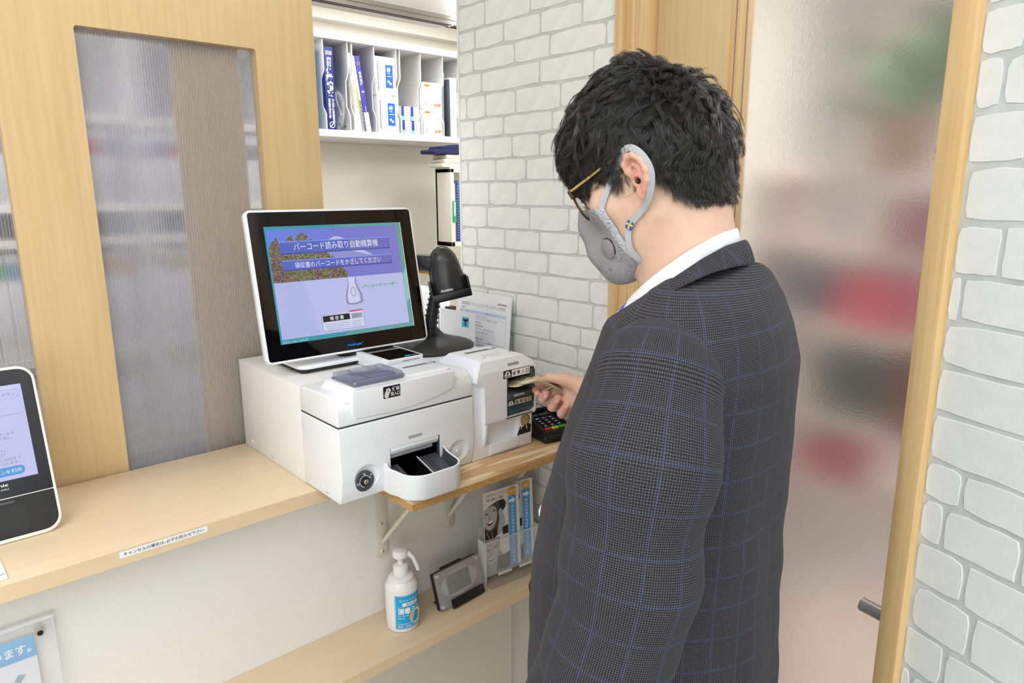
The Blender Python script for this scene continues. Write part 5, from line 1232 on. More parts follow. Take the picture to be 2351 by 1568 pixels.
def nets(f, X, Y, Z, blk=8, margin=2.0):
    """surface nets on a rectilinear grid; f is only evaluated near its surface"""
    nx, ny, nz = len(X), len(Y), len(Z); F = np.full((nx, ny, nz), 1., np.float32)
    X, Y, Z = (np.asarray(q, np.float32) for q in (X, Y, Z))
    bi = [(a, min(a+blk, n)) for n in (nx,) for a in range(0, nx, blk)]; bj = [(a, min(a+blk, ny)) for a in range(0, ny, blk)]; bk = [(a, min(a+blk, nz)) for a in range(0, nz, blk)]
    cs = []; hs = []; ids = []
    for a in bi:
        xa, xb = X[a[0]], X[a[1]-1]
        for b in bj:
            ya, yb = Y[b[0]], Y[b[1]-1]
            for c in bk:
                za, zb = Z[c[0]], Z[c[1]-1]
                cs.append(((xa+xb)/2, (ya+yb)/2, (za+zb)/2)); hs.append(sqrt((xb-xa)**2+(yb-ya)**2+(zb-za)**2)/2); ids.append((a, b, c))
    d0 = f(np.array(cs, np.float32)); hs = np.array(hs)
    for t in range(len(ids)):
        (a, b, c) = ids[t]
        if abs(d0[t]) > hs[t]*margin+.004: F[a[0]:a[1], b[0]:b[1], c[0]:c[1]] = d0[t]; ids[t] = None
    live = [q for q in ids if q is not None]
    for s in range(0, len(live), 400):
        sub = live[s:s+400]; pts = []
        for a, b, c in sub:
            g_ = np.stack(np.meshgrid(X[a[0]:a[1]], Y[b[0]:b[1]], Z[c[0]:c[1]], indexing='ij'), -1); pts.append(g_.reshape(-1, 3))
        v = f(np.concatenate(pts)); o = 0
        for a, b, c in sub:
            sh = (a[1]-a[0], b[1]-b[0], c[1]-c[0]); n = sh[0]*sh[1]*sh[2]
            F[a[0]:a[1], b[0]:b[1], c[0]:c[1]] = v[o:o+n].reshape(sh); o += n
    S = F < 0
    cnt = np.zeros((nx-1, ny-1, nz-1), np.int8)
    for i in (0, 1):
        for j in (0, 1):
            for k in (0, 1): cnt += S[i:nx-1+i, j:ny-1+j, k:nz-1+k]
    act = (cnt > 0) & (cnt < 8); I = np.argwhere(act); idx = np.full(act.shape, -1, np.int32); idx[act] = np.arange(len(I))
    acc = np.zeros((len(I), 3)); n = np.zeros(len(I)); ax = (X, Y, Z)
    for d in range(3):
        o1, o2 = [q for q in range(3) if q != d]
        for u in (0, 1):
            for w in (0, 1):
                p = I.copy(); p[:, o1] += u; p[:, o2] += w; q = p.copy(); q[:, d] += 1
                fa = F[p[:, 0], p[:, 1], p[:, 2]]; fb = F[q[:, 0], q[:, 1], q[:, 2]]; m = (fa < 0) != (fb < 0)
                t = np.where(m, fa/np.where(m, fa-fb, 1), 0)
                for e in range(3):
                    c0 = ax[e][p[:, e]]; c1 = ax[e][q[:, e]]; acc[:, e] += np.where(m, c0+(c1-c0)*t, 0)
                n += m
    V = acc/n[:, None]; quads = []
    for d in range(3):
        o1, o2 = [(1, 2), (2, 0), (0, 1)][d]
        s0 = [slice(None)]*3; s1 = [slice(None)]*3; s0[d] = slice(0, -1); s1[d] = slice(1, None)
        e = np.argwhere(S[tuple(s0)] != S[tuple(s1)])
        e = e[(e[:, o1] > 0) & (e[:, o2] > 0) & (e[:, o1] < F.shape[o1]-1) & (e[:, o2] < F.shape[o2]-1)]
        ins = S[e[:, 0], e[:, 1], e[:, 2]]; c = []
        for (a_, b_) in ((0, 0), (1, 0), (1, 1), (0, 1)):
            q = e.copy(); q[:, o1] -= a_; q[:, o2] -= b_; c.append(idx[q[:, 0], q[:, 1], q[:, 2]])
        qd = np.stack(c, 1); qd[~ins] = qd[~ins][:, ::-1]; quads.append(qd[:, ::-1] if False else qd)
    Q = np.concatenate(quads); Q = Q[(Q >= 0).all(1)]
    return V, Q
def relax(V, Q, n=2, lam=.5):
    for _ in range(n):
        acc = np.zeros_like(V); c = np.zeros(len(V))
        for a, b in ((0, 1), (1, 2), (2, 3), (3, 0)):
            for p, q in ((a, b), (b, a)):
                for e in range(3): acc[:, e] += np.bincount(Q[:, p], V[Q[:, q], e], len(V))
                c += np.bincount(Q[:, p], minlength=len(V))
        V = V+(acc/np.maximum(c, 1)[:, None]-V)*lam
    return V
def npmesh(name, V, Q, mat, parent, uv=None, smooth=True):
    me = bpy.data.meshes.new(name); k = Q.shape[1]
    me.vertices.add(len(V)); me.vertices.foreach_set('co', np.asarray(V, np.float32).ravel())
    me.loops.add(Q.size); me.loops.foreach_set('vertex_index', Q.ravel().astype(np.int32))
    me.polygons.add(len(Q)); me.polygons.foreach_set('loop_start', np.arange(0, Q.size, k, dtype=np.int32)); 
    me.materials.append(mat)
    me.polygons.foreach_set('use_smooth', np.full(len(Q), smooth))
    if uv is not None:
        l = me.uv_layers.new(name='UVMap'); l.data.foreach_set('uv', np.asarray(uv, np.float32).ravel())
    me.update(calc_edges=True); me.validate()
    o = bpy.data.objects.new(name, me); COL.objects.link(o); o.parent = parent; return o
def ax_(lo, hi, step): return np.arange(lo, hi+step*.5, step)
def axes_mix(segs):
    """segs: (lo, hi, step) pieces joined into one increasing axis"""
    out = [segs[0][0]]
    for lo, hi, st in segs:
        while out[-1] < hi-1e-6: out.append(min(out[-1]+st, hi) if hi-out[-1]-st > st*.3 else hi)
    return np.array(out)

pe = thing('person', 'person with glasses, grey mask and dark checked jacket feeding a banknote into the machine', 'person', PROOT, PHI-pi/2)

# ---- head frame: origin between the ear canals, y to the face, pitched down
HO = np.array((0, .040, 1.566), np.float32); HP = radians(22)
HX, HY, HZ = A(1, 0, 0), A(0, cos(HP), -sin(HP)), A(0, sin(HP), cos(HP))
HR = np.stack([HX, HY, HZ], 1)
def toH(P): return (P-HO) @ HR
def fromH(p): return HO+np.asarray(p, np.float32) @ HR.T
def face_core(q):
    d = ell(q, (0, .002, .032), (.070, .083, .078))
    d = smin(d, ell(q, (0, .030, -.018), (.058, .060, .072)), .03)
    d = smin(d, ell(q, (0, .045, -.055), (.043, .043, .034)), .02)
    d = smin(d, ell(q, (0, .076, -.077), (.020, .015, .014)), .018)
    for s in (-1, 1):
        d = smin(d, cap(q, (s*.051, .006, -.036), (s*.020, .068, -.076), .015, .013), .02)
        d = smin(d, ell(q, (s*.040, .058, -.010), (.022, .021, .018)), .02)
    return d
HELIX = [(-.071, .013, .002), (-.0745, .0165, .012), (-.0765, .0165, .021), (-.080, .009, .0275), (-.085, .000, .0260), (-.0885, -.0075, .0165), (-.0885, -.0095, .004), (-.0855, -.006, -.007), (-.0805, .001, -.015)]
def ear(q, s):
    q = A(s*.0785, .003, .003)+(q-A(s*.0785, .003, .003))/A(1, .92, .90)
    H = [(-x*s if s > 0 else x, y, z) for x, y, z in HELIX]
    if s > 0: H = [(-x, y, z) for x, y, z in HELIX]
    sx = -1 if s < 0 else 1
    R = rotm('Z', 22*sx)
    d = ell(q, (sx*.0785, .002, .004), (.0040, .0115, .0210), R)
    d = smax(d, -ell(q, (sx*.0835, .0045, .003), (.0065, .0075, .0130), R), .003)
    d = smin(d, chain(q, H, [.0030, .0036, .0042, .0046, .0046, .0044, .0042, .0042, .0046], .003), .004)
    d = smin(d, ell(q, (sx*.0765, .0080, -.0180), (.0040, .0062, .0078)), .006)
    d = smin(d, chain(q, [(sx*.0815, .0055, .0165), (sx*.084, -.001, .010), (sx*.0835, -.003, .000), (sx*.080, .001, -.010)], [.0022, .0028, .0026, .0028], .003), .004)
    d = smin(d, ell(q, (sx*.0745, .0125, -.003), (.0040, .0035, .0050)), .004)
    d = smin(d, cap(q, (sx*.066, .004, .002), (sx*.077, .003, .002), .012, .008), .006)
    return smax(d, -cap(q, (sx*.082, .0065, -.003), (sx*.070, .008, -.003), .0042, .003), .002)
def head_sdf(P):
    q = toH(P); d = face_core(q)
    d = smin(d, chain(q, [(0, .084, .020), (0, .094, .002), (0, .104, -.018)], [.0065, .0070, .0085], .008), .012)
    d = smin(d, ell(q, (0, .1035, -.0225), (.0105, .0105, .0095)), .006)
    for s in (-1, 1):
        d = smin(d, ell(q, (s*.0100, .0955, -.0255), (.0070, .0085, .0065)), .005)
        d = smin(d, chain(q, [(s*.008, .086, .022), (s*.030, .079, .027), (s*.048, .062, .020)], [.007, .009, .008], .01), .014)
        d = smax(d, -ell(q, (s*.031, .091, .009), (.0165, .0150, .0105)), .012)
        d = smin(d, ell(q, (s*.031, .0745, .009), (.0130, .0120, .0120)), .0025)
        d = smin(d, ell(q, (s*.0315, .0765, .0150), (.0165, .0130, .0058)), .004)
        d = smin(d, ell(q, (s*.031, .0760, .0000), (.0145, .0120, .0042)), .004)
        d = smin(d, ear(q, s), .004)
    d = smin(d, ell(q, (0, .087, -.047), (.021, .011, .0065)), .006); d = smin(d, ell(q, (0, .086, -.056), (.018, .011, .0065)), .006)
    d = smax(d, -cap(q, (-.02, .100, -.0515), (.02, .100, -.0515), .0022), .003)
    return d
NECK = [((0, .012, 1.545), .047), ((0, .010, 1.50), .0480), ((0, .0, 1.45), .0525), ((0, -.012, 1.40), .058)]
def hand_r(P):
    d = chain(P, [(.440, .262, 1.156), (.449, .300, 1.158)], [.026, .0245], .01)
    kn = [(.477, .383, 1.166), (.483, .380, 1.146), (.481, .371, 1.126), (.473, .358, 1.109)]
    for k, r in zip(kn, (.0105, .0108, .0102, .0092)): d = smin(d, cap(P, (.4525, .305, 1.155), k, .017, r), .014)
    d = smin(d, ell(P, (.455, .335, 1.132), (.014, .030, .018)), .012)      # heel of the hand, little-finger side
    d = smin(d, cap(P, (.450, .305, 1.166), (.447, .356, 1.176), .0165, .0130), .012)   # ball of the thumb
    F_ = None
    def add(d, f, k): return smin(d, f, k)
    d = add(d, chain(P, [kn[0], (.476, .417, 1.152), (.464, .430, 1.1405), (.4545, .4225, 1.1375)], [.0098, .0088, .0080, .0072], .003), .006)
    d = add(d, chain(P, [kn[1], (.478, .418, 1.124), (.463, .414, 1.124), (.4545, .402, 1.139)], [.0112, .0105, .0096, .0085], .003), .004)
    d = add(d, chain(P, [kn[2], (.473, .396, 1.106), (.458, .390, 1.110), (.450, .373, 1.134)], [.0108, .0103, .0094, .0084], .003), .003)
    d = add(d, chain(P, [kn[3], (.465, .371, 1.096), (.452, .366, 1.102), (.446, .3505, 1.126)], [.0098, .0094, .0086, .0076], .003), .003)
    d = add(d, chain(P, [(.447, .352, 1.1765), (.4500, .392, 1.1755), (.4580, .4215, 1.1590)], [.0118, .0100, .0078], .004), .006)
    d = smin(d, ell(P, (.4585, .422, 1.1585), (.0080, .0085, .0062)), .004)
    return d
NAILS_R = [((.4548, .4025, 1.1375), (.4455, .3985, 1.1335)), ((.4505, .3745, 1.1320), (.4415, .3700, 1.1290)), ((.4465, .3520, 1.1245), (.4380, .3470, 1.1215))]
WL = (-.255, .092, .84)
def hand_l(P):
    w = np.array(WL); o = lambda x, y, z: tuple(w+np.array((x, y, z)))
    d = chain(P, [o(0, -.03, .03), o(.004, .0, 0)], [.025, .024], .01)
    for i, (y, L) in enumerate(((.030, .9), (.012, 1.), (-.006, .94), (-.022, .76))):
        k = o(.008, y+.018, -.088+.006*i); d = smin(d, cap(P, o(.004, .004, -.012), k, .0165, .0100), .014)
        d = smin(d, chain(P, [k, (k[0]+.012, k[1]+.012, k[2]-.036*L), (k[0]+.026, k[1]+.014, k[2]-.056*L), (k[0]+.036, k[1]+.010, k[2]-.068*L)], [.0098, .0086, .0078, .0066], .003), .003)
    d = smin(d, chain(P, [o(.008, .018, -.020), o(.022, .048, -.052), o(.026, .054, -.082), o(.028, .052, -.102)], [.014, .0105, .0090, .0072], .004), .010)
    return d
def body_sdf(P):
    d = head_sdf(P)
    d = smin(d, chain(P, [a for a, r in NECK], [r for a, r in NECK], .02), .022)
    d = smin(d, chain(P, [(0, -.012, 1.400), (-.10, -.016, 1.380), (-.17, -.012, 1.365)], [.050, .042, .042], .03), .025)
    d = smin(d, chain(P, [(0, -.012, 1.400), (.10, -.016, 1.380), (.17, -.012, 1.365)], [.050, .042, .042], .03), .025)
    d = smin(d, ell(P, (0, .01, 1.27), (.150, .085, .16)), .05); d = smin(d, ell(P, (0, .02, 1.08), (.135, .085, .16)), .06); d = smin(d, ell(P, (0, .015, .94), (.150, .095, .11)), .05)
    d = smin(d, chain(P, [(-.18, -.01, 1.37), (-.222, -.006, 1.13), WL], [.045, .036, .026], .02), .02)
    d = smin(d, chain(P, [(.18, -.01, 1.37), (.315, .07, 1.135), (.447, .295, 1.157)], [.045, .036, .025], .02), .02)
    for s in (-1, 1): d = smin(d, chain(P, [(s*.085, .01, .90), (s*.09, .02, .48), (s*.092, -.005, .10), (s*.094, .02, .05)], [.080, .052, .036, .036], .02), .03)
    d = smin(d, cap(P, (-.095, .0, .045), (-.098, .13, .035), .034, .028), .02); d = smin(d, cap(P, (.095, .0, .045), (.098, .13, .035), .034, .028), .02)
    d = smin(d, hand_r(P), .004); d = smin(d, hand_l(P), .004)
    return d
bx_ax = axes_mix([(-.34, -.20, .006), (-.20, -.10, .004), (-.10, -.062, .0014), (-.062, .10, .0026), (.10, .42, .008), (.42, .50, .0014)])
by_ax = axes_mix([(-.14, -.05, .006), (-.05, .022, .0026), (.022, .062, .0014), (.062, .165, .0022), (.165, .30, .006), (.30, .445, .0014)])
bz_ax = axes_mix([(-.005, .68, .013), (.68, .86, .005), (.86, 1.07, .010), (1.07, 1.20, .0014), (1.20, 1.40, .008), (1.40, 1.535, .0026), (1.535, 1.605, .0014), (1.605, 1.70, .004)])
V, Q = nets(body_sdf, bx_ax, by_ax, bz_ax); V = relax(V, Q, 1, .35)
def skin():
    m = pmat('skin', (222, 178, 154), rough=.48, spec=.35, sss=.12); t = NT(m)
    v = t.coord('Object'); n = t.noise(v, 26, 4, .6)
    a = t.ramp(n, [(.3, srgb(216, 180, 157)), (.5, srgb(220, 185, 164)), (.72, srgb(212, 170, 150))])
    # redder ears, knuckles and fingertips (skin colour of the places themselves)
    at = t.n('ShaderNodeAttribute'); at.attribute_name = 'blush'
    mx = t.n('ShaderNodeMixRGB'); t.l(at.outputs['Fac'], mx.inputs[0]); t.l(a, mx.inputs[1]); mx.inputs[2].default_value = srgb(218, 142, 128)
    t.l(mx.outputs[0], t.b.inputs['Base Color']); n2 = t.noise(v, 900, 3, .6); t.bump(n2, .08, .0004); return m
M_skin = skin()
body = npmesh('body', V, Q, M_skin, pe)
bl = np.zeros(len(V)); qh = toH(V.astype(np.float32)); HEADQ = qh.copy()
bl += .75*np.exp(-((qh[:, 0]+.083)**2/.00006+(qh[:, 1]-.002)**2/.0005+(qh[:, 2]-.004)**2/.0012))
for c in ((.4535, .396, 1.1365), (.4495, .3695, 1.1285), (.4465, .3485, 1.119), (.458, .4215, 1.159), (.474, .411, 1.115), (.470, .391, 1.1), (.463, .366, 1.0915), (.464, .43, 1.14)):
    bl += .55*np.exp(-((V-np.array(c))**2).sum(1)/.00022)
bl += .22*np.exp(-((V-np.array((.455, .36, 1.15)))**2).sum(1)/.004)
at = body.data.attributes.new('blush', 'FLOAT', 'POINT'); at.data.foreach_set('value', np.clip(bl, 0, .85).astype(np.float32))
for i, (c, o_) in enumerate(NAILS_R):
    c, o_ = Vector(c), Vector(o_); n = (o_-c).normalized(); ups = [Vector((-.0065, -.0125, .0150)), Vector((-.006, -.014, .020)), Vector((-.004, -.0115, .019))][i].normalized()
    T = frame_m(c+n*(.0082, .0081, .0073)[i], ups, n); g = G()
    vs = []; fs = []
    for a in range(7):
        for b in range(7):
            x, y = (a/6-.5)*.0100, (b/6-.5)*.0082; vs.append((x, y, .0012-(y/.0041)**2*.0020-(x/.005)**2*.0006))
    fs = [(a*7+b, (a+1)*7+b, (a+1)*7+b+1, a*7+b+1) for a in range(6) for b in range(6)]
    g.add([T @ Vector(p) for p in vs], fs, pmat('nail', (232, 188, 178), rough=.25), True); g.obj('fingernail', None, body)
# eyes
def HV(p): return Vector([float(q) for q in fromH(p)])
for s in (-1, 1):
    g = G(); b = bmesh.new(); bmesh.ops.create_uvsphere(b, u_segments=24, v_segments=16, radius=.0118)
    for v in b.verts: v.co = HV(np.array(v.co)+np.array((s*.031, .0762, .0068)))
    g.bm(b, pmat('eye_white', (226, 222, 220), rough=.15), True); g.obj('eyeball', None, body)
    g = G(); n = Vector((0, cos(radians(-28)), sin(radians(-28)))); T = frame_m((s*.031, .0762, .0068), (1, 0, 0), n)
    g.add([HV(np.array(T @ Vector((r*cos(a*pi/10), r*sin(a*pi/10), z)))) for r, z in ((.0052, .0107), (.0025, .0121)) for a in range(20)], [(i, (i+1) % 20, 20+(i+1) % 20, 20+i) for i in range(20)]+[tuple(range(20, 40))], pmat('iris', (46, 32, 26), rough=.1), True); g.obj('iris', None, body)
    g = G()
    for i in range(14):
        x = s*.031+(i/13-.5)*.026; p = np.array((x, .0885-abs(x-s*.031)*.30, .0085-abs(x-s*.031)*.10)); e = p+np.array(((x-s*.031)*.25, .0075, -.0035))
        e = p+(e-p)*.6; g.tube([HV(p), HV((p+e)/2+np.array((0, 0, -.0008))), HV(e)], [.0003, .00025, .00015], M_ink, 4)
    g.obj('eyelashes', None, body); body.children[-1]['kind'] = 'stuff'
    g = G(); g.tube([HV((s*(.012+.034*i/8), .0895-.012*(i/8)**2*1.3, .0345+.004*sin(i/8*pi))) for i in range(9)], [.0018, .003, .0034, .0034, .0032, .003, .0026, .002, .001], M_ink, 6); g.obj('eyebrow', None, body)

# ---- jacket
TZ = [.62, .78, .92, 1.00, 1.08, 1.18, 1.28, 1.36, 1.40, 1.43, 1.455, 1.475]
CYf = [.186, .194, .197, .196, .192, .172, .140, .108, .094, .080, .066, .05]        # front of the cloth at x=0
CYb = [-.135, -.131, -.126, -.121, -.118, -.117, -.121, -.121, -.110, -.098, -.086, -.076]      # its back
AX = [.200, .190, .176, .168, .164, .166, .172, .180, .180, .166, .120, .070]
def torso_j(P, off=0.):
    z = P[:, 2]; f = np.interp(z, TZ, CYf); b = np.interp(z, TZ, CYb); a = np.interp(z, TZ, AX)
    cy = (f+b)/2; r = (f-b)/2
    # wide back, narrower front: the section is an egg
    y = P[:, 1]-cy; x = np.abs(P[:, 0]); w = a*(1-.26*np.clip(y/r, -1, 1)*np.clip(y/r, 0, 1))
    e = 2.25; k = (np.power(x/w, e)+np.power(np.abs(y)/r, e))**(1/e)
    d = (k-1)*np.minimum(w, r)*.92-off
    return smax(d, z-1.474+.19*np.abs(P[:, 0])+.7*np.clip(P[:, 1]-.008, 0, .06), .010)
def folds(P, amp=.0016): return amp*(np.sin(P[:, 2]*46+P[:, 0]*30+P[:, 1]*22+1.2*np.sin(P[:, 2]*17))+.7*np.sin(P[:, 2]*83-P[:, 1]*50+P[:, 0]*20))
SL = [(-.172, -.013, 1.372), (-.212, -.012, 1.30), (-.228, -.008, 1.20), (-.236, .006, 1.12), (-.244, .028, 1.04), (-.252, .058, .94), WL]
SLr = [.0605, .0645, .0610, .0580, .0555, .0500, .0430]
SRt = [(.172, -.013, 1.372), (.235, .020, 1.27), (.315, .070, 1.145), (.385, .185, 1.150), (.434, .262, 1.156)]
SRr = [.060, .062, .056, .047, .037]
def jac(P):
    d = torso_j(P); d = smin(d, chain(P, [(-.160, -.014, 1.376), (-.10, -.020, 1.392)], [.050, .048], .02), .03); d = smin(d, chain(P, [(.160, -.014, 1.376), (.10, -.020, 1.392)], [.050, .048], .02), .03)
    d = d+(folds(P, .0007)+.0022*np.sin(P[:, 0]*52+P[:, 2]*9)*np.clip(-P[:, 1]*12, 0, 1))*np.clip((1.36-P[:, 2])*6, 0, 1)
    # armhole: the cloth dips where sleeve and body meet
    d = d+.004*np.exp(-np.square((np.abs(P[:, 0])-.150)/.012))*np.clip((1.36-P[:, 2])*8, 0, 1)*np.clip((P[:, 2]-1.2)*8, 0, 1)
    open_ = np.abs(P[:, 0]+.0)-np.clip((P[:, 2]-1.16)*.30, 0, .09)      # V of the lapels
    d = np.where(P[:, 1] > .03, smax(d, -smax(open_, -(P[:, 1]-.03), .01), .004), d)
    # single vent at the back
    vent = np.maximum(np.abs(np.abs(P[:, 0])-.108)-.0016, P[:, 2]-1.0); d = np.where(P[:, 1] < 0, smax(d, -vent, .003), d)
    return d
inner = lambda P: torso_j(P, -.010)
def jac_shell(P): return smax(jac(P), np.minimum(.62-P[:, 2]+.0, 9) if False else (.66-P[:, 2]), .002)
V, Q = nets(jac_shell, ax_(-.27, .27, .005), ax_(-.16, .23, .005), ax_(.64, 1.49, .005)); V = relax(V, Q, 2, .4)
def uv_torso(V, Q, R0=.165):
    a = np.arctan2(V[:, 0], -V[:, 1]+.02)*1.0     # 0 at the centre back
    ua = a[Q]; ref = ua[:, :1]; ua = np.where(ua-ref > pi, ua-2*pi, np.where(ua-ref < -pi, ua+2*pi, ua))
    return np.stack([ua*R0, V[Q][:, :, 2]], -1).reshape(-1, 2)
def uv_sleeve(V, Q, pts, R0=.060):
    pts = np.array(pts, float)
    for _ in range(3):
        q_ = [pts[0]]
        for a_, b_ in zip(pts, pts[1:]): q_ += [a_*.75+b_*.25, a_*.25+b_*.75]
        pts = np.array(q_+[pts[-1]])
    L = 0; ref0 = np.array((0, -1., 0.)); ws = 1e-12; S_ = 0; C_ = 0; D_ = 0; al = []
    for i in range(len(pts)-1):
        a, b = pts[i], pts[i+1]; d = b-a; l = np.linalg.norm(d); d = d/l
        t = np.clip((V-a) @ d, 0 if i else -.2, l if i < len(pts)-2 else l+.2); c = a+t[:, None]*d; al.append((np.linalg.norm(V-c, axis=1), L+t, c, d)); L += l
    dm = np.min([q[0] for q in al], 0)
    for di, si, ci, dd in al:
        w = np.exp(-(di-dm)/.0025); ws = ws+w; S_ = S_+w*si; C_ = C_+w[:, None]*ci; D_ = D_+w[:, None]*dd
    s = S_/ws; c = C_/ws[:, None]; d = D_/np.linalg.norm(D_, axis=1, keepdims=True); r = V-c
    u = ref0-d*(d @ ref0)[:, None]; u /= np.linalg.norm(u, axis=1, keepdims=True); v = np.cross(d, u); an = np.arctan2((r*v).sum(1), (r*u).sum(1))
    # smooth distance along the limb: use the blend of both neighbours through relaxation
    ua = an[Q]; ref = ua[:, :1]; ua = np.where(ua-ref > pi, ua-2*pi, np.where(ua-ref < -pi, ua+2*pi, ua))
    return np.stack([ua*R0, s[Q]], -1).reshape(-1, 2)
def cloth(name, rot=0., off=0.):
    m = pmat(name, (66, 67, 74), rough=.85, spec=.12, sheen=.04); t = NT(m)
    v = t.coord('UV', (1, 1, 1), (0, 0, rot)); s = t.n('ShaderNodeSeparateXYZ'); t.l(v, s.inputs[0])
    def M(op, a, b=None, c=None):
        x = t.n('ShaderNodeMath', operation=op)
        for i, q in enumerate((a, b, c)):
            if q is None: continue
            if isinstance(q, (int, float)): x.inputs[i].default_value = q
            else: t.l(q, x.inputs[i])
        return x.outputs[0]
    p = 2*pi/.0021; sx = M('SINE', M('MULTIPLY', s.outputs[0], p)); sy = M('SINE', M('MULTIPLY', s.outputs[1], p))
    mix = M('MULTIPLY_ADD', M('ADD', sx, sy), .22, .5)
    hi = M('MULTIPLY_ADD', M('MULTIPLY', sx, sy), .16, mix)
    nz = t.noise(t.coord('UV', (1, 1, 1)), 700, 3, .7); f = M('MULTIPLY_ADD', M('SUBTRACT', nz, .5), .7, hi)
    base_ = t.ramp(f, [(.15, srgb(31, 30, 33)), (.5, srgb(56, 55, 59)), (.85, srgb(88, 88, 93))])
    def line(o, q, w): # thin blue overcheck
        fr = M('ABSOLUTE', M('SUBTRACT', M('FRACT', M('MULTIPLY_ADD', o, 1/q, .3+off)), .5)); return M('LESS_THAN', fr, w/q/2)
    bl_ = M('MAXIMUM', line(s.outputs[0], .033, .0030), line(s.outputs[1], .037, .0030))
    mx = t.n('ShaderNodeMixRGB'); t.l(M('MULTIPLY', bl_, M('MULTIPLY_ADD', sx, .08, M('MULTIPLY', t.noise(t.coord('UV', (1, 1, 1)), 60, 2), .24))), mx.inputs[0]); t.l(base_, mx.inputs[1]); mx.inputs[2].default_value = srgb(92, 102, 156)
    t.l(mx.outputs[0], t.b.inputs['Base Color']); t.bump(f, .25, .0006); return m
M_cl = cloth('checked_wool'); M_cl2 = cloth('checked_wool_sleeve', 0, .2); M_cl3 = cloth('checked_wool_collar', .6, .1)
jk = npmesh('jacket', V, Q, M_cl, pe, uv_torso(V, Q))
def sleeve(pts, rs, fold):
    def f(P):
        d = chain(P, pts, rs, .03); z = P[:, 2]
        d = d+fold(P)
        e = np.array(pts[-1], np.float32); dr = e-np.array(pts[-2], np.float32); dr /= np.linalg.norm(dr)
        return smax(d, (P-e) @ dr+.004, .002)
    return f
fl_ = lambda P: .0014*np.sin((P[:, 2]*1.0+P[:, 1]*.5)*70+np.sin(P[:, 2]*31)*1.5)*np.exp(-np.square((P[:, 2]-1.10)/.09))*np.clip((P[:, 1]+.02)*20, 0, 1)+.0016*np.sin(P[:, 2]*38+P[:, 1]*25)+.0006*np.sin(P[:, 2]*70+P[:, 1]*40)*np.exp(-np.square((P[:, 2]-1.29)/.05))
f_l = sleeve(SL, SLr, fl_)
V, Q = nets(f_l, ax_(-.335, -.09, .0045), ax_(-.10, .215, .0045), ax_(.80, 1.46, .0045)); V = relax(V, Q, 2, .4)
npmesh('sleeve', V, Q, M_cl2, jk, uv_sleeve(V, Q, SL))
f_r = sleeve(SRt, SRr, lambda P: .0015*np.sin(P[:, 1]*60+P[:, 2]*30))
V, Q = nets(f_r, ax_(.09, .49, .006), ax_(-.10, .32, .006), ax_(1.05, 1.46, .006)); V = relax(V, Q, 2, .4)
npmesh('sleeve', V, Q, M_cl2, jk, uv_sleeve(V, Q, SRt))
# shirt: body inside the V and a folded white collar
M_shirt = pmat('white_shirt', (236, 240, 246), rough=.7)
def ringband(name, secs, mat, parent, closed=True, uvs=None, thick=None):
    """secs: list of polylines (same count) swept around the neck"""
    n = len(secs[0]); m = len(secs); vs = [p for s in secs for p in s]; fs = []
    for i in range(m if closed else m-1):
        for k in range(n-1): a = i*n+k; b = ((i+1) % m)*n+k; fs.append((a, b, b+1, a+1))
    V_ = np.array(vs, float); Q_ = np.array(fs); uv = None
    if uvs: 
        U = []
        for i in range(m if closed else m-1):
            for k in range(n-1): U += [(i*.0105, k*.008), ((i+1)*.0105, k*.008), ((i+1)*.0105, (k+1)*.008), (i*.0105, (k+1)*.008)]
        uv = np.array(U)
    o = npmesh(name, V_, Q_, mat, parent, uv)
    sm = o.modifiers.new('thick', 'SOLIDIFY'); sm.thickness = thick or .002; sm.offset = 0
    ss = o.modifiers.new('smooth', 'SUBSURF'); ss.levels = 1; ss.render_levels = 2; return o
def ip(t, xs, ys): return float(np.interp(t, xs, ys))
def neckcurve(T, tab):
    """T 0..1 from centre back around the left side to the front; tab: columns t, x, y, z"""
    tab = np.array(tab); t = abs(T)
    return (math.copysign(1, T)*-ip(t, tab[:, 0], tab[:, 1]) if t > 0 else 0, ip(t, tab[:, 0], tab[:, 2]), ip(t, tab[:, 0], tab[:, 3]))
SC_top = [(0, 0, -.0440, 1.5130), (.15, .030, -.033, 1.5085), (.35, .052, -.0145, 1.4970), (.5, .060, .002, 1.4850), (.62, .060, .021, 1.4710), (.75, .052, .039, 1.4570), (.9, .034, .0590, 1.4400), (1, .010, .0700, 1.4280)]
SC_mid = [(0, 0, -.0490, 1.5080), (.15, .034, -.0375, 1.5030), (.35, .060, -.017, 1.4890), (.5, .070, .001, 1.4760), (.62, .072, .021, 1.4590), (.75, .066, .043, 1.4400), (.9, .050, .0680, 1.4180), (1, .026, .0820, 1.4000)]
SC_bot = [(0, 0, -.0530, 1.4760), (.15, .038, -.042, 1.4700), (.35, .068, -.019, 1.4560), (.5, .080, .001, 1.4400), (.62, .084, .023, 1.4240), (.75, .078, .048, 1.4040), (.9, .062, .0760, 1.3780), (1, .036, .0920, 1.3580)]
SC_in = [(t, x*.93, y*.93, z-.022) for t, x, y, z in SC_top]
secs = []
for T in [i/20 for i in range(-20, 21)]: secs.append([neckcurve(T, SC_in), neckcurve(T, SC_top), neckcurve(T, SC_mid), neckcurve(T, SC_bot)])
shirt_f = lambda P: smax(torso_j(P, -.012), .70-P[:, 2], .002)
V, Q = nets(shirt_f, ax_(-.19, .19, .008), ax_(-.12, .21, .008), ax_(.69, 1.48, .008)); sh_o = npmesh('shirt', relax(V, Q, 2), Q, M_shirt, pe)
ringband('shirt_collar', secs, M_shirt, sh_o, closed=False, thick=.0018)
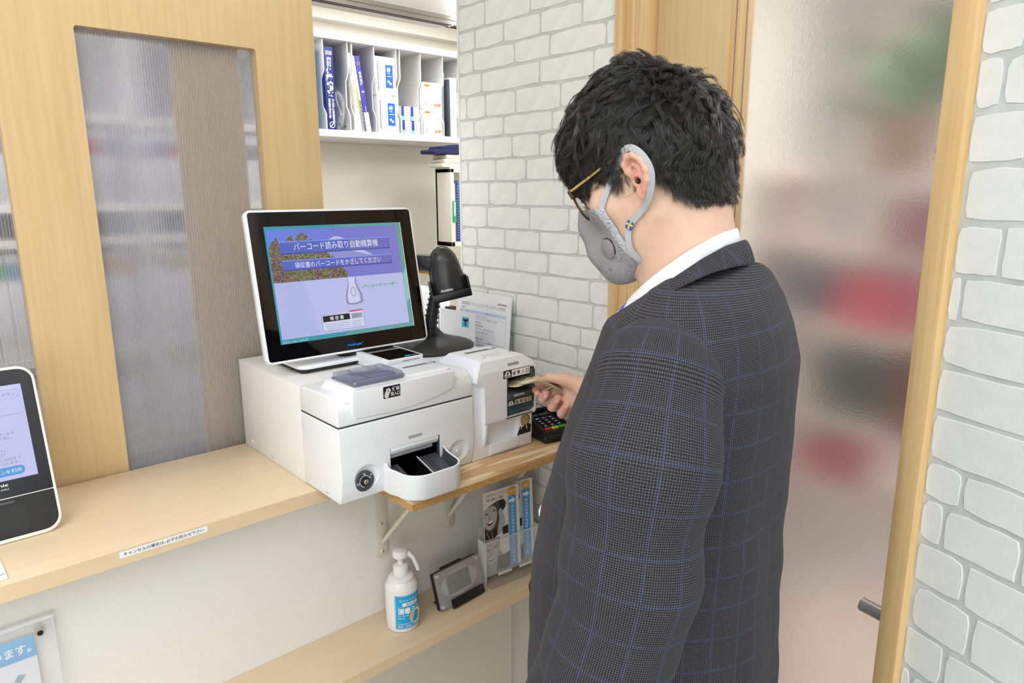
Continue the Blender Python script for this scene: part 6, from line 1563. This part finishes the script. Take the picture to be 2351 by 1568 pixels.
# blue tie with pale dots
m_tie = pmat('blue_tie', (52, 88, 196), rough=.5); t = NT(m_tie); vo = t.n('ShaderNodeTexVoronoi'); vo.inputs['Scale'].default_value = 130; t.l(t.coord('Object'), vo.inputs[0]); t.l(t.ramp(vo.outputs[0], [(.0, srgb(210, 216, 236)), (.22, srgb(210, 216, 236)), (.26, srgb(48, 82, 190))]), t.b.inputs['Base Color'])
g = G(); loft(g, [[(x*w, y+.004*math.copysign(1, k), z) for x, k in ((-1, -1), (1, -1), (1, 1), (-1, 1))] for w, y, z in ((.012, .074, 1.418), (.018, .084, 1.405), (.012, .082, 1.382), (.020, .105, 1.31), (.026, .120, 1.25))], m_tie); g.obj('tie', None, pe)
# jacket collar and lapels
JC_top = [(0, 0, -.0530, 1.5000), (.15, .036, -.0400, 1.4950), (.35, .066, -.0225, 1.4825), (.5, .081, -.008, 1.4700), (.62, .087, .009, 1.4560), (.75, .083, .030, 1.4370), (.88, .074, .060, 1.4050), (1, .056, .100, 1.3200)]
JC_mid = [(0, 0, -.0600, 1.4950), (.15, .042, -.0460, 1.4910), (.35, .076, -.0280, 1.4790), (.5, .094, -.013, 1.4670), (.62, .102, .006, 1.4540), (.75, .100, .028, 1.4370), (.88, .090, .060, 1.4010), (1, .070, .102, 1.3150)]
JC_bot = [(0, 0, -.0680, 1.4690), (.15, .050, -.0560, 1.4710), (.35, .088, -.0400, 1.4680), (.5, .112, -.024, 1.4600), (.62, .123, -.006, 1.4500), (.75, .122, .014, 1.4385), (.88, .108, .050, 1.4050), (1, .086, .100, 1.3050)]
JC_in = [(t, x*.95, y*.95, z-.03) for t, x, y, z in JC_top]
secs = [[neckcurve(T, c) for c in (JC_in, JC_top, JC_mid, JC_bot)] for T in [i/20 for i in range(-20, 21)]]
ringband('jacket_collar', secs, M_cl3, jk, closed=False, uvs=True, thick=.0032)
def jfront(x, z, out=.0):
    ys = np.linspace(.26, .0, 521).astype(np.float32); v = jac(np.stack([np.full(521, x), ys, np.full(521, z)], 1).astype(np.float32)); return float(ys[np.argmax(v < out)])
for z in (1.10, .99):
    y = jfront(.010, z); g = G(); g.lathe([(0, .004), (.008, .0035), (.010, .001), (.009, -.001), (0, -.001)], pmat('horn_button', (44, 40, 42), rough=.3), 24, Matrix.Translation((.010, y, z)), axis='y'); g.obj('button', None, jk)
for z, x in ((1.150, -.050), (1.045, -.060)):
    P_ = [(x-.007*i, jfront(x-.007*i, z-.004*i)+.0006, z-.004*i) for i in range(3)]
    g = G(); g.tube(P_, [.0006, .0019, .0006], M_labwhite if z > 1.1 else M_ink, 6); g.obj('buttonhole', None, jk)
# trousers, belt line hidden by the jacket; shoes
def trs(P):
    d = ell(P, (0, .02, .90), (.160, .115, .12))
    for s in (-1, 1): d = smin(d, chain(P, [(s*.085, .015, .86), (s*.092, .025, .48), (s*.094, .002, .06)], [.092, .070, .060], .02), .03)
    return smax(smax(d, .035-P[:, 2], .003), P[:, 2]-.99, .004)
V, Q = nets(trs, ax_(-.20, .20, .010), ax_(-.12, .16, .010), ax_(.02, 1.0, .010)); npmesh('trousers', relax(V, Q, 2), Q, pmat('charcoal_trousers', (52, 52, 58), rough=.85), pe)
for s in (-1, 1):
    fs_ = lambda P: smax(smin(ell(P, (s*.096, -.012, .045), (.042, .055, .050)), ell(P, (s*.099, .105, .030), (.045, .095, .038)), .03), .0-P[:, 2], .002)
    V, Q = nets(fs_, ax_(-.16, .16, .007), ax_(-.08, .22, .007), ax_(-.004, .11, .0035)); npmesh('shoe', relax(V, Q, 1), Q, pmat('black_leather', (24, 22, 22), rough=.25), pe)

# ---- hair: dark cap and strands combed away from the crown in wavy locks
HAIR_POLY = np.array([(.125, .052), (.0936, .043), (.070, .036), (.050, .027), (.039, .018), (.033, .006), (.026, .010), (.021, .030), (.006, .037), (-.010, .029), (-.0165, .006), (-.030, -.026), (-.050, -.046), (-.072, -.060), (-.13, -.066), (-.13, .16), (.16, .16), (.16, .055)], np.float32)
def poly_sd(y, z, P):
    d = np.full(len(y), 1e9, np.float32); ins = np.zeros(len(y), bool); n = len(P)
    for i in range(n):
        a, b = P[i], P[(i+1) % n]; ex, ez = b-a; wy, wz = y-a[0], z-a[1]
        t = np.clip((wy*ex+wz*ez)/(ex*ex+ez*ez), 0, 1); d = np.minimum(d, (wy-ex*t)**2+(wz-ez*t)**2)
        c = ((a[1] > z) != (b[1] > z)) & (y < (b[0]-a[0])*(z-a[1])/((b[1]-a[1]) if b[1] != a[1] else 1e-9)+a[0]); ins ^= c
    return np.where(ins, -1, 1)*np.sqrt(d)
def hair_vol(q):
    d = ell(q, (0, .010, .052), (.0810, .096, .088))
    d = smin(d, ell(q, (0, -.018, .018), (.0755, .0715, .072)), .02)
    d = smin(d, ell(q, (0, .072, .064), (.050, .033, .032)), .02)
    return d+.0022*np.sin(q[:, 0]*75+q[:, 1]*40)*np.sin(q[:, 1]*85+q[:, 2]*60)
def skull(q): return ell(q, (0, .002, .032), (.0705, .0835, .0785))
def cap_sdf(P):
    q = toH(P); return smax(hair_vol(q)+.0075, poly_sd(q[:, 1], q[:, 2]-.006, HAIR_POLY+A(0, .010)), .004)
V, Q = nets(cap_sdf, ax_(-.085, .085, .003), ax_(-.06, .19, .003), ax_(1.50, 1.72, .003)); V = relax(V, Q, 1)
M_hair = pmat('black_hair', (44, 41, 42), rough=.24, spec=1.)
hair_root = npmesh('hair', V, Q, pmat('hair_base', (18, 16, 16), rough=.8), pe)
rng = np.random.RandomState(11)
def grad(f, p, e=.0008):
    g_ = np.stack([f(p+A(*[e if j == i else 0 for j in range(3)]))-f(p-A(*[e if j == i else 0 for j in range(3)])) for i in range(3)], 1)
    return g_/np.maximum(np.linalg.norm(g_, axis=1, keepdims=True), 1e-6)
def scalp(q): return smin(face_core(q), smin(skull(q), chain(q, [tuple(float(v) for v in toH(A(*a)[None])[0]) for a, r in NECK], [r for a, r in NECK], .02), .02), .02)
CAND = HEADQ[(HEADQ[:, 2] > -.085) & (HEADQ[:, 1] < .11) & (np.abs(HEADQ[:, 0]) < .085)]; CAND = CAND[poly_sd(CAND[:, 1], CAND[:, 2], HAIR_POLY) < 0]
CAND = CAND[~((np.abs(CAND[:, 0]) > .0715) & (CAND[:, 1] > -.014) & (CAND[:, 1] < .022) & (CAND[:, 2] < .030))]
def strands(NG, NC, seed, lenf, zone, layer, curl, spread, rad, steps=10, tipc=.55, hair_vol=hair_vol, t0=-.012, down=.35):
    rng = np.random.RandomState(seed)
    q = CAND[zone(CAND)]; dens = np.where((np.abs(q[:, 0]) > .062), .45, 1.); q = q[rng.choice(len(q), NG, p=dens/dens.sum())]; n = len(q)
    W = A(-.006, -.050, .108); ph = rng.uniform(0, 6.28, n)+q[:, 0]*60+q[:, 1]*50; L = lenf(q)*rng.uniform(.75, 1.25, n); lay = rng.uniform(layer[0], layer[1], n)
    cz = rng.uniform(.6, 1.3, n)*curl; wig = rng.uniform(.9, 1.8, n)
    path = [q.copy()]; p = q.copy(); fr = []
    for k in range(steps):
        s = (k+1)/steps; g_ = grad(hair_vol, p); d = p-W; d = d/np.maximum(np.linalg.norm(d, axis=1, keepdims=True), 1e-6)
        d = d+A(0, .25 if down < .5 else 0, -down)*np.clip((.09-p[:, 2:3])*12, 0, 1.2)
        d = d-g_*(d*g_).sum(1, keepdims=True); d /= np.maximum(np.linalg.norm(d, axis=1, keepdims=True), 1e-6)
        sd = np.cross(g_, d); a = np.sin(ph+s*6.28*wig)*cz*np.minimum(1, s*2.5)
        d = d+sd*a[:, None]; d /= np.linalg.norm(d, axis=1, keepdims=True)
        p = p+d*(L/steps)[:, None]; v = hair_vol(p); tgt = t0+(-t0+lay)*min(1, s*1.6)+.003*np.sin(ph*2+s*5)*s
        g_ = grad(hair_vol, p); p = p-g_*((v-tgt)*.55)[:, None]; path.append(p.copy()); fr.append((g_, sd))
    fr = [fr[0]]+fr; path = np.stack(path, 1); G0 = np.stack([f[0] for f in fr], 1); S0 = np.stack([f[1] for f in fr], 1)
    m = steps+1; s = np.linspace(0, 1, m)[None, :, None]
    P_ = np.repeat(path, NC, 0); Gx = np.repeat(G0, NC, 0); Sx = np.repeat(S0, NC, 0); N = len(P_)
    r1 = rng.normal(size=(N, 1, 1))*spread; r2 = rng.normal(size=(N, 1, 1))*spread*.45; r3 = rng.uniform(-.4, .4, (N, 1, 1))*spread
    cv = 1-tipc*s; P_ = P_+Sx*r1*cv+Gx*r2*(cv*.6+.2)+np.concatenate([np.zeros((N, 1, 3)), np.diff(P_, axis=1)], 1)*0+rng.normal(size=(N, 1, 3))*spread*.2*s
    P_ = P_+Sx*(np.sin(s*9+rng.uniform(0, 6.28, (N, 1, 1)))*.0009)
    cut = rng.uniform(.72, 1, (N, 1, 1)); P_ = P_[:, :1]+0*cut+(P_-P_[:, :1])*1.0
    T = np.gradient(P_, axis=1); T /= np.maximum(np.linalg.norm(T, axis=2, keepdims=True), 1e-9)
    U = np.cross(T, Gx); U /= np.maximum(np.linalg.norm(U, axis=2, keepdims=True), 1e-9); Vv = np.cross(T, U)
    rr = (rad*(1-.75*s**2)); vs = []
    for j in range(3): vs.append(P_+U*rr*cos(2*pi*j/3)+Vv*rr*sin(2*pi*j/3))
    vs = np.stack(vs, 2).reshape(N, m, 3, 3)   # strand, ring, corner, xyz
    base_ = np.arange(N)[:, None, None]*m*3+np.arange(m-1)[None, :, None]*3+np.arange(3)[None, None, :]
    nxt = np.arange(N)[:, None, None]*m*3+np.arange(m-1)[None, :, None]*3+((np.arange(3)+1) % 3)[None, None, :]
    Q_ = np.stack([base_, nxt, nxt+3, base_+3], -1).reshape(-1, 4)
    return np.stack([fromH(vs.reshape(-1, 3).astype(np.float32))], 0)[0], Q_
z_up = lambda q: q[:, 2] > -.005
def lf(q): return .016+.052*np.clip((q[:, 2]-.0)/.06, 0, 1)
parts_ = [strands(620, 24, 3, lf, lambda q: q[:, 2] > .004, (-.004, .0035), .75, .0032, .00026),
          strands(150, 12, 5, lambda q: .030+.05*np.clip(q[:, 2]/.06, 0, 1), lambda q: q[:, 2] > .03, (.001, .0075), 1.1, .0022, .00020, 12),
          strands(2600, 6, 8, lambda q: .008+.010*np.clip((q[:, 2]+.05)/.05, 0, 1), lambda q: (q[:, 2] < .030) & (q[:, 1] < .04), (.002, .0045), .12, .0022, .00019, 4, .1, scalp, .0, 1.2),
          strands(420, 16, 12, lambda q: .020+.012*np.clip((q[:, 2]+.03)/.05, 0, 1), lambda q: (q[:, 2] > -.036) & (q[:, 2] < .035) & (q[:, 1] < .0), (.004, .009), .25, .0028, .00023, 6, .3, scalp, .0, 1.0),
          strands(170, 20, 15, lambda q: .034+0*q[:, 2], lambda q: ((q-A(-.006, -.050, .108))**2).sum(1) < .0020, (.0005, .0060), .8, .0040, .00026),
          strands(110, 34, 9, lambda q: .038+0*q[:, 2], lambda q: (q[:, 1] > .055) & (q[:, 2] > .045), (-.002, .005), .7, .0035, .00026)]
o_ = 0; VV = []; QQ = []
for v, q in parts_: VV.append(v); QQ.append(q+o_); o_ += len(v)
hs = npmesh('hair_strands', np.concatenate(VV), np.concatenate(QQ), M_hair, hair_root); hs['kind'] = 'stuff'
g = G()
for k in range(9):    # loose locks standing at the crown
    a = np.array((-.02+.004*k, .008-.002*k, .120)); pts = []
    for i in range(9):
        s = i/8; pts.append(HV((a[0]+.006*s, a[1]+.012*s-(.055+.005*k)*s*s, a[2]+.016*sin(s*2.6)-(.012+.003*k)*s*s*s*1.6)))
    g.tube(pts, [.00032*(1-.7*i/8) for i in range(9)], M_hair, 3)
for k in range(3):
    pts = []
    for i in range(9):
        s = i/8; pts.append(HV((-.040-.003*k, .075+.036*s+.001*k, .100-.010*s-(.040+.006*k)*s*s)))
    g.tube(pts, [.00030*(1-.7*i/8) for i in range(9)], M_hair, 3)
g.obj('loose_hairs', None, hair_root); bpy.data.objects['loose_hairs']['kind'] = 'stuff'

# ---- mask
M_mask = pmat('grey_jersey', (150, 149, 154), rough=.9, spec=.15); t = NT(M_mask); n = t.noise(t.coord('Object'), 900, 3, .7); t.l(t.ramp(n, [(.35, srgb(134, 133, 138)), (.65, srgb(164, 163, 168))]), t.b.inputs['Base Color'])
M_strap = pmat('pale_grey_strap', (176, 178, 184), rough=.75)
MASK_POLY = np.array([(.0570, -.0135), (.080, -.0065), (.102, .001), (.150, .006), (.16, -.06), (.14, -.13), (.06, -.118), (.036, -.101), (.0465, -.080), (.0475, -.064), (.053, -.045)], np.float32)
def mask_core(q):
    d = face_core(q)-.0025
    t_ = chain(q, [(0, .092, .012), (0, .103, -.022), (0, .100, -.052), (0, .090, -.078)], [.010, .0135, .0150, .0130], .01)
    return smin(d, t_, .035)
def mask_sdf(P):
    q = toH(P); d = mask_core(q); return smax(smax(np.abs(d+.0004)-.0011, poly_sd(q[:, 1], q[:, 2], MASK_POLY), .0008), .004-q[:, 1]*1.0-.0, .001)
V, Q = nets(mask_sdf, ax_(-.075, .075, .0016), ax_(.03, .165, .0016), ax_(1.435, 1.58, .0016)); V = relax(V, Q, 2, .5)
mk = npmesh('mask', V, Q, M_mask, pe)
TRIM = np.array([(.0565, -.0125), (.0700, -.0085), (.0665, -.030), (.0625, -.052), (.0540, -.074), (.0465, -.080), (.0475, -.064), (.053, -.045)], np.float32)
def trim_sdf(P):
    q = toH(P); d = mask_core(q); return smax(np.abs(d-.0006)-.0008, poly_sd(q[:, 1], q[:, 2], TRIM), .0004)
for lo_, hi_ in ((-.070, -.004), (.004, .070)):
    V, Q = nets(trim_sdf, ax_(lo_, hi_, .0014), ax_(.04, .12, .0014), ax_(1.46, 1.56, .0014)); V = relax(V, Q, 2, .5)
    npmesh('mask_trim', V, Q, pmat('mask_band', (186, 189, 198), rough=.8), mk)
def onside(y, z, s, f=None, off=.0022):
    f = f or face_core; xs = np.linspace(.11, .0, 441).astype(np.float32); q = np.stack([s*xs, np.full(441, y), np.full(441, z)], 1).astype(np.float32)
    v = f(q); i = np.argmax(v < off); return s*float(xs[i])
for s in (-1, 1):
    up = [(.060, -.0130), (.052, -.003), (.040, .009), (.028, .020), (.018, .0285)]
    P_ = [(onside(y, z, s, None, .003), y, z) for y, z in up]
    P_ += [(s*.0800, .0105, .0330), (s*.0865, .0010, .0328), (s*.0905, -.0070, .0250), (s*.0920, -.0125, .0130), (s*.0905, -.0135, .0000), (s*.0860, -.0080, -.0125), (s*.0800, .0010, -.0240)]
    lo = [(.012, -.0305), (.026, -.0365), (.0385, -.0425), (.0455, -.056), (.0475, -.070), (.0440, -.084), (.0385, -.096)]
    P_ += [(onside(y, z, s, mask_core if y > .04 else None, .003), y, z) for y, z in lo]
    pts = [HV(p) for p in P_]
    # smooth the strap, then sweep a flat ribbon facing outwards
    for _ in range(2):
        q_ = [pts[0]]
        for a_, b_ in zip(pts, pts[1:]): q_ += [a_*.75+b_*.25, a_*.25+b_*.75]
        pts = q_+[pts[-1]]
    nr = []
    for i in range(len(pts)):
        d = (pts[min(i+1, len(pts)-1)]-pts[max(i-1, 0)]).normalized(); out = Vector((s, 0, 0)); nr.append(d.cross(out).normalized())
    g = G(); g.tube(pts, 0, M_strap, 12, flat=(.0074, .0016), nrm=nr); g.obj('ear_strap', None, mk)
    g = G(); edge = [(.0385, -.0965), (.0450, -.1010), (.058, -.106)]
    c = HV((onside(.036, -.0415, s, None, .004), .036, -.0415)); d = (HV((s*.06, .0455, -.056))-HV((s*.07, .026, -.0365))).normalized()
    T = frame_m(c, d, Vector((s, 0, 0))); g.prism(rrect(-.0050, .0050, -.0040, .0040, .001), -.0018, .0012, 'z', pmat('strap_label', (60, 84, 150), rough=.6), .0004, T=T)
    g.box(-.0050, .0050, -.0007, .0007, .0012, .0015, pmat('label_yellow', (226, 206, 90)), T=T); g.box(-.0010, .0004, -.0040, .0040, .0012, .0015, pmat('label_yellow', (226, 206, 90)), T=T)
    g.box(-.0066, -.0048, -.0046, .0046, -.0020, .0016, M_strap, .0004, T=T); g.obj('strap_buckle', None, mk)
xm = onside(.0770, -.0560, -1, mask_core, .0008); c0 = A(xm, .0770, -.0560)[None, :]; gn = grad(mask_core, c0)[0]
T = frame_m(HV(c0[0]), (0, .3, 1), Vector([float(v) for v in (HR @ gn)]))
g = G(); g.lathe([(0, .0034), (.0105, .0030), (.0118, .0020), (.0120, -.002)], pmat('valve_grey', (138, 137, 142), rough=.5), 36, T); g.obj('valve', None, mk)
g = G(); g.lathe([(.0121, .0006), (.0128, .0004), (.0128, -.002)], M_ink, 30, T, arc=(radians(-130), radians(20))); g.obj('valve_slit', None, mk)
# ---- glasses
M_gold = pmat('brushed_gold', (206, 176, 112), rough=.25, metal=.85); M_tort = pmat('tortoise_brown', (74, 52, 30), rough=.2)
gl = bpy.data.objects.new('glasses', None); COL.objects.link(gl); gl.parent = pe
LN = Vector((0, cos(radians(-9)), sin(radians(-9))))
for s in (-1, 1):
    c = (s*.0335, .0935, .0045); zN = Vector((s*.14, 1, -.16)).normalized(); T = frame_m(c, (1, 0, 0), zN)
    TT2 = lambda p: HV(np.array(T @ Vector(p)))
    g = G(); g.tube([TT2((.0222*cos(a), .0205*sin(a), 0)) for a in np.linspace(0, 2*pi, 37)[:-1]], .0013, M_tort, 8, closed=True)
    g.tube([TT2((.0212*cos(a), .0195*sin(a), -.0008)) for a in np.linspace(0, 2*pi, 37)[:-1]], .0008, M_gold, 6, closed=True); g.obj('rim', None, gl)
    g = G(); g.add([TT2((.0210*cos(a), .0193*sin(a), -.0004)) for a in np.linspace(0, 2*pi, 33)[:-1]], [tuple(range(32))], pmat('lens', (226, 234, 228), rough=.02, alpha=.25)); g.obj('lens', None, gl)
    h = np.array((s*.0605, .0880, .0200))
    g = G(); g.tube([HV(h+np.array((0, .003, .0))), HV(h), HV((s*.0670, .060, .0245)), HV((s*.0725, .036, .0290)), HV((s*.0765, .016, .0320)), HV((s*.0790, .004, .0330)), HV((s*.080, -.008, .022))], 0, M_gold, 8, flat=(.0028, .0012), nrm=(0, 0, 1)); g.obj('temple', None, gl)
    g = G(); T5 = frame_m(h+np.array((-s*.004, .0035, -.0030)), (s, -.3, 0), (0, 1, -.2)); g.prism(rrect(-.0055, .0055, -.006, .0045, .0015), -.0018, .0018, 'z', M_tort, .0006, T=Matrix([list(map(float, r)) for r in np.vstack([np.hstack([HR, HO[:, None]]), [0, 0, 0, 1]])]) @ T5); g.obj('end_piece', None, gl)
g = G(); g.tube([HV((-.0150, .0975, .0120)), HV((-.007, .1010, .0165)), HV((.007, .1010, .0165)), HV((.0150, .0975, .0120))], .0012, M_gold, 8)
g.tube([HV((-.052, .0925, .0195)), HV((-.030, .0990, .0245)), HV((0, .1015, .0240)), HV((.030, .0990, .0245)), HV((.052, .0925, .0195))], .0012, M_gold, 8); g.obj('bridge', None, gl)
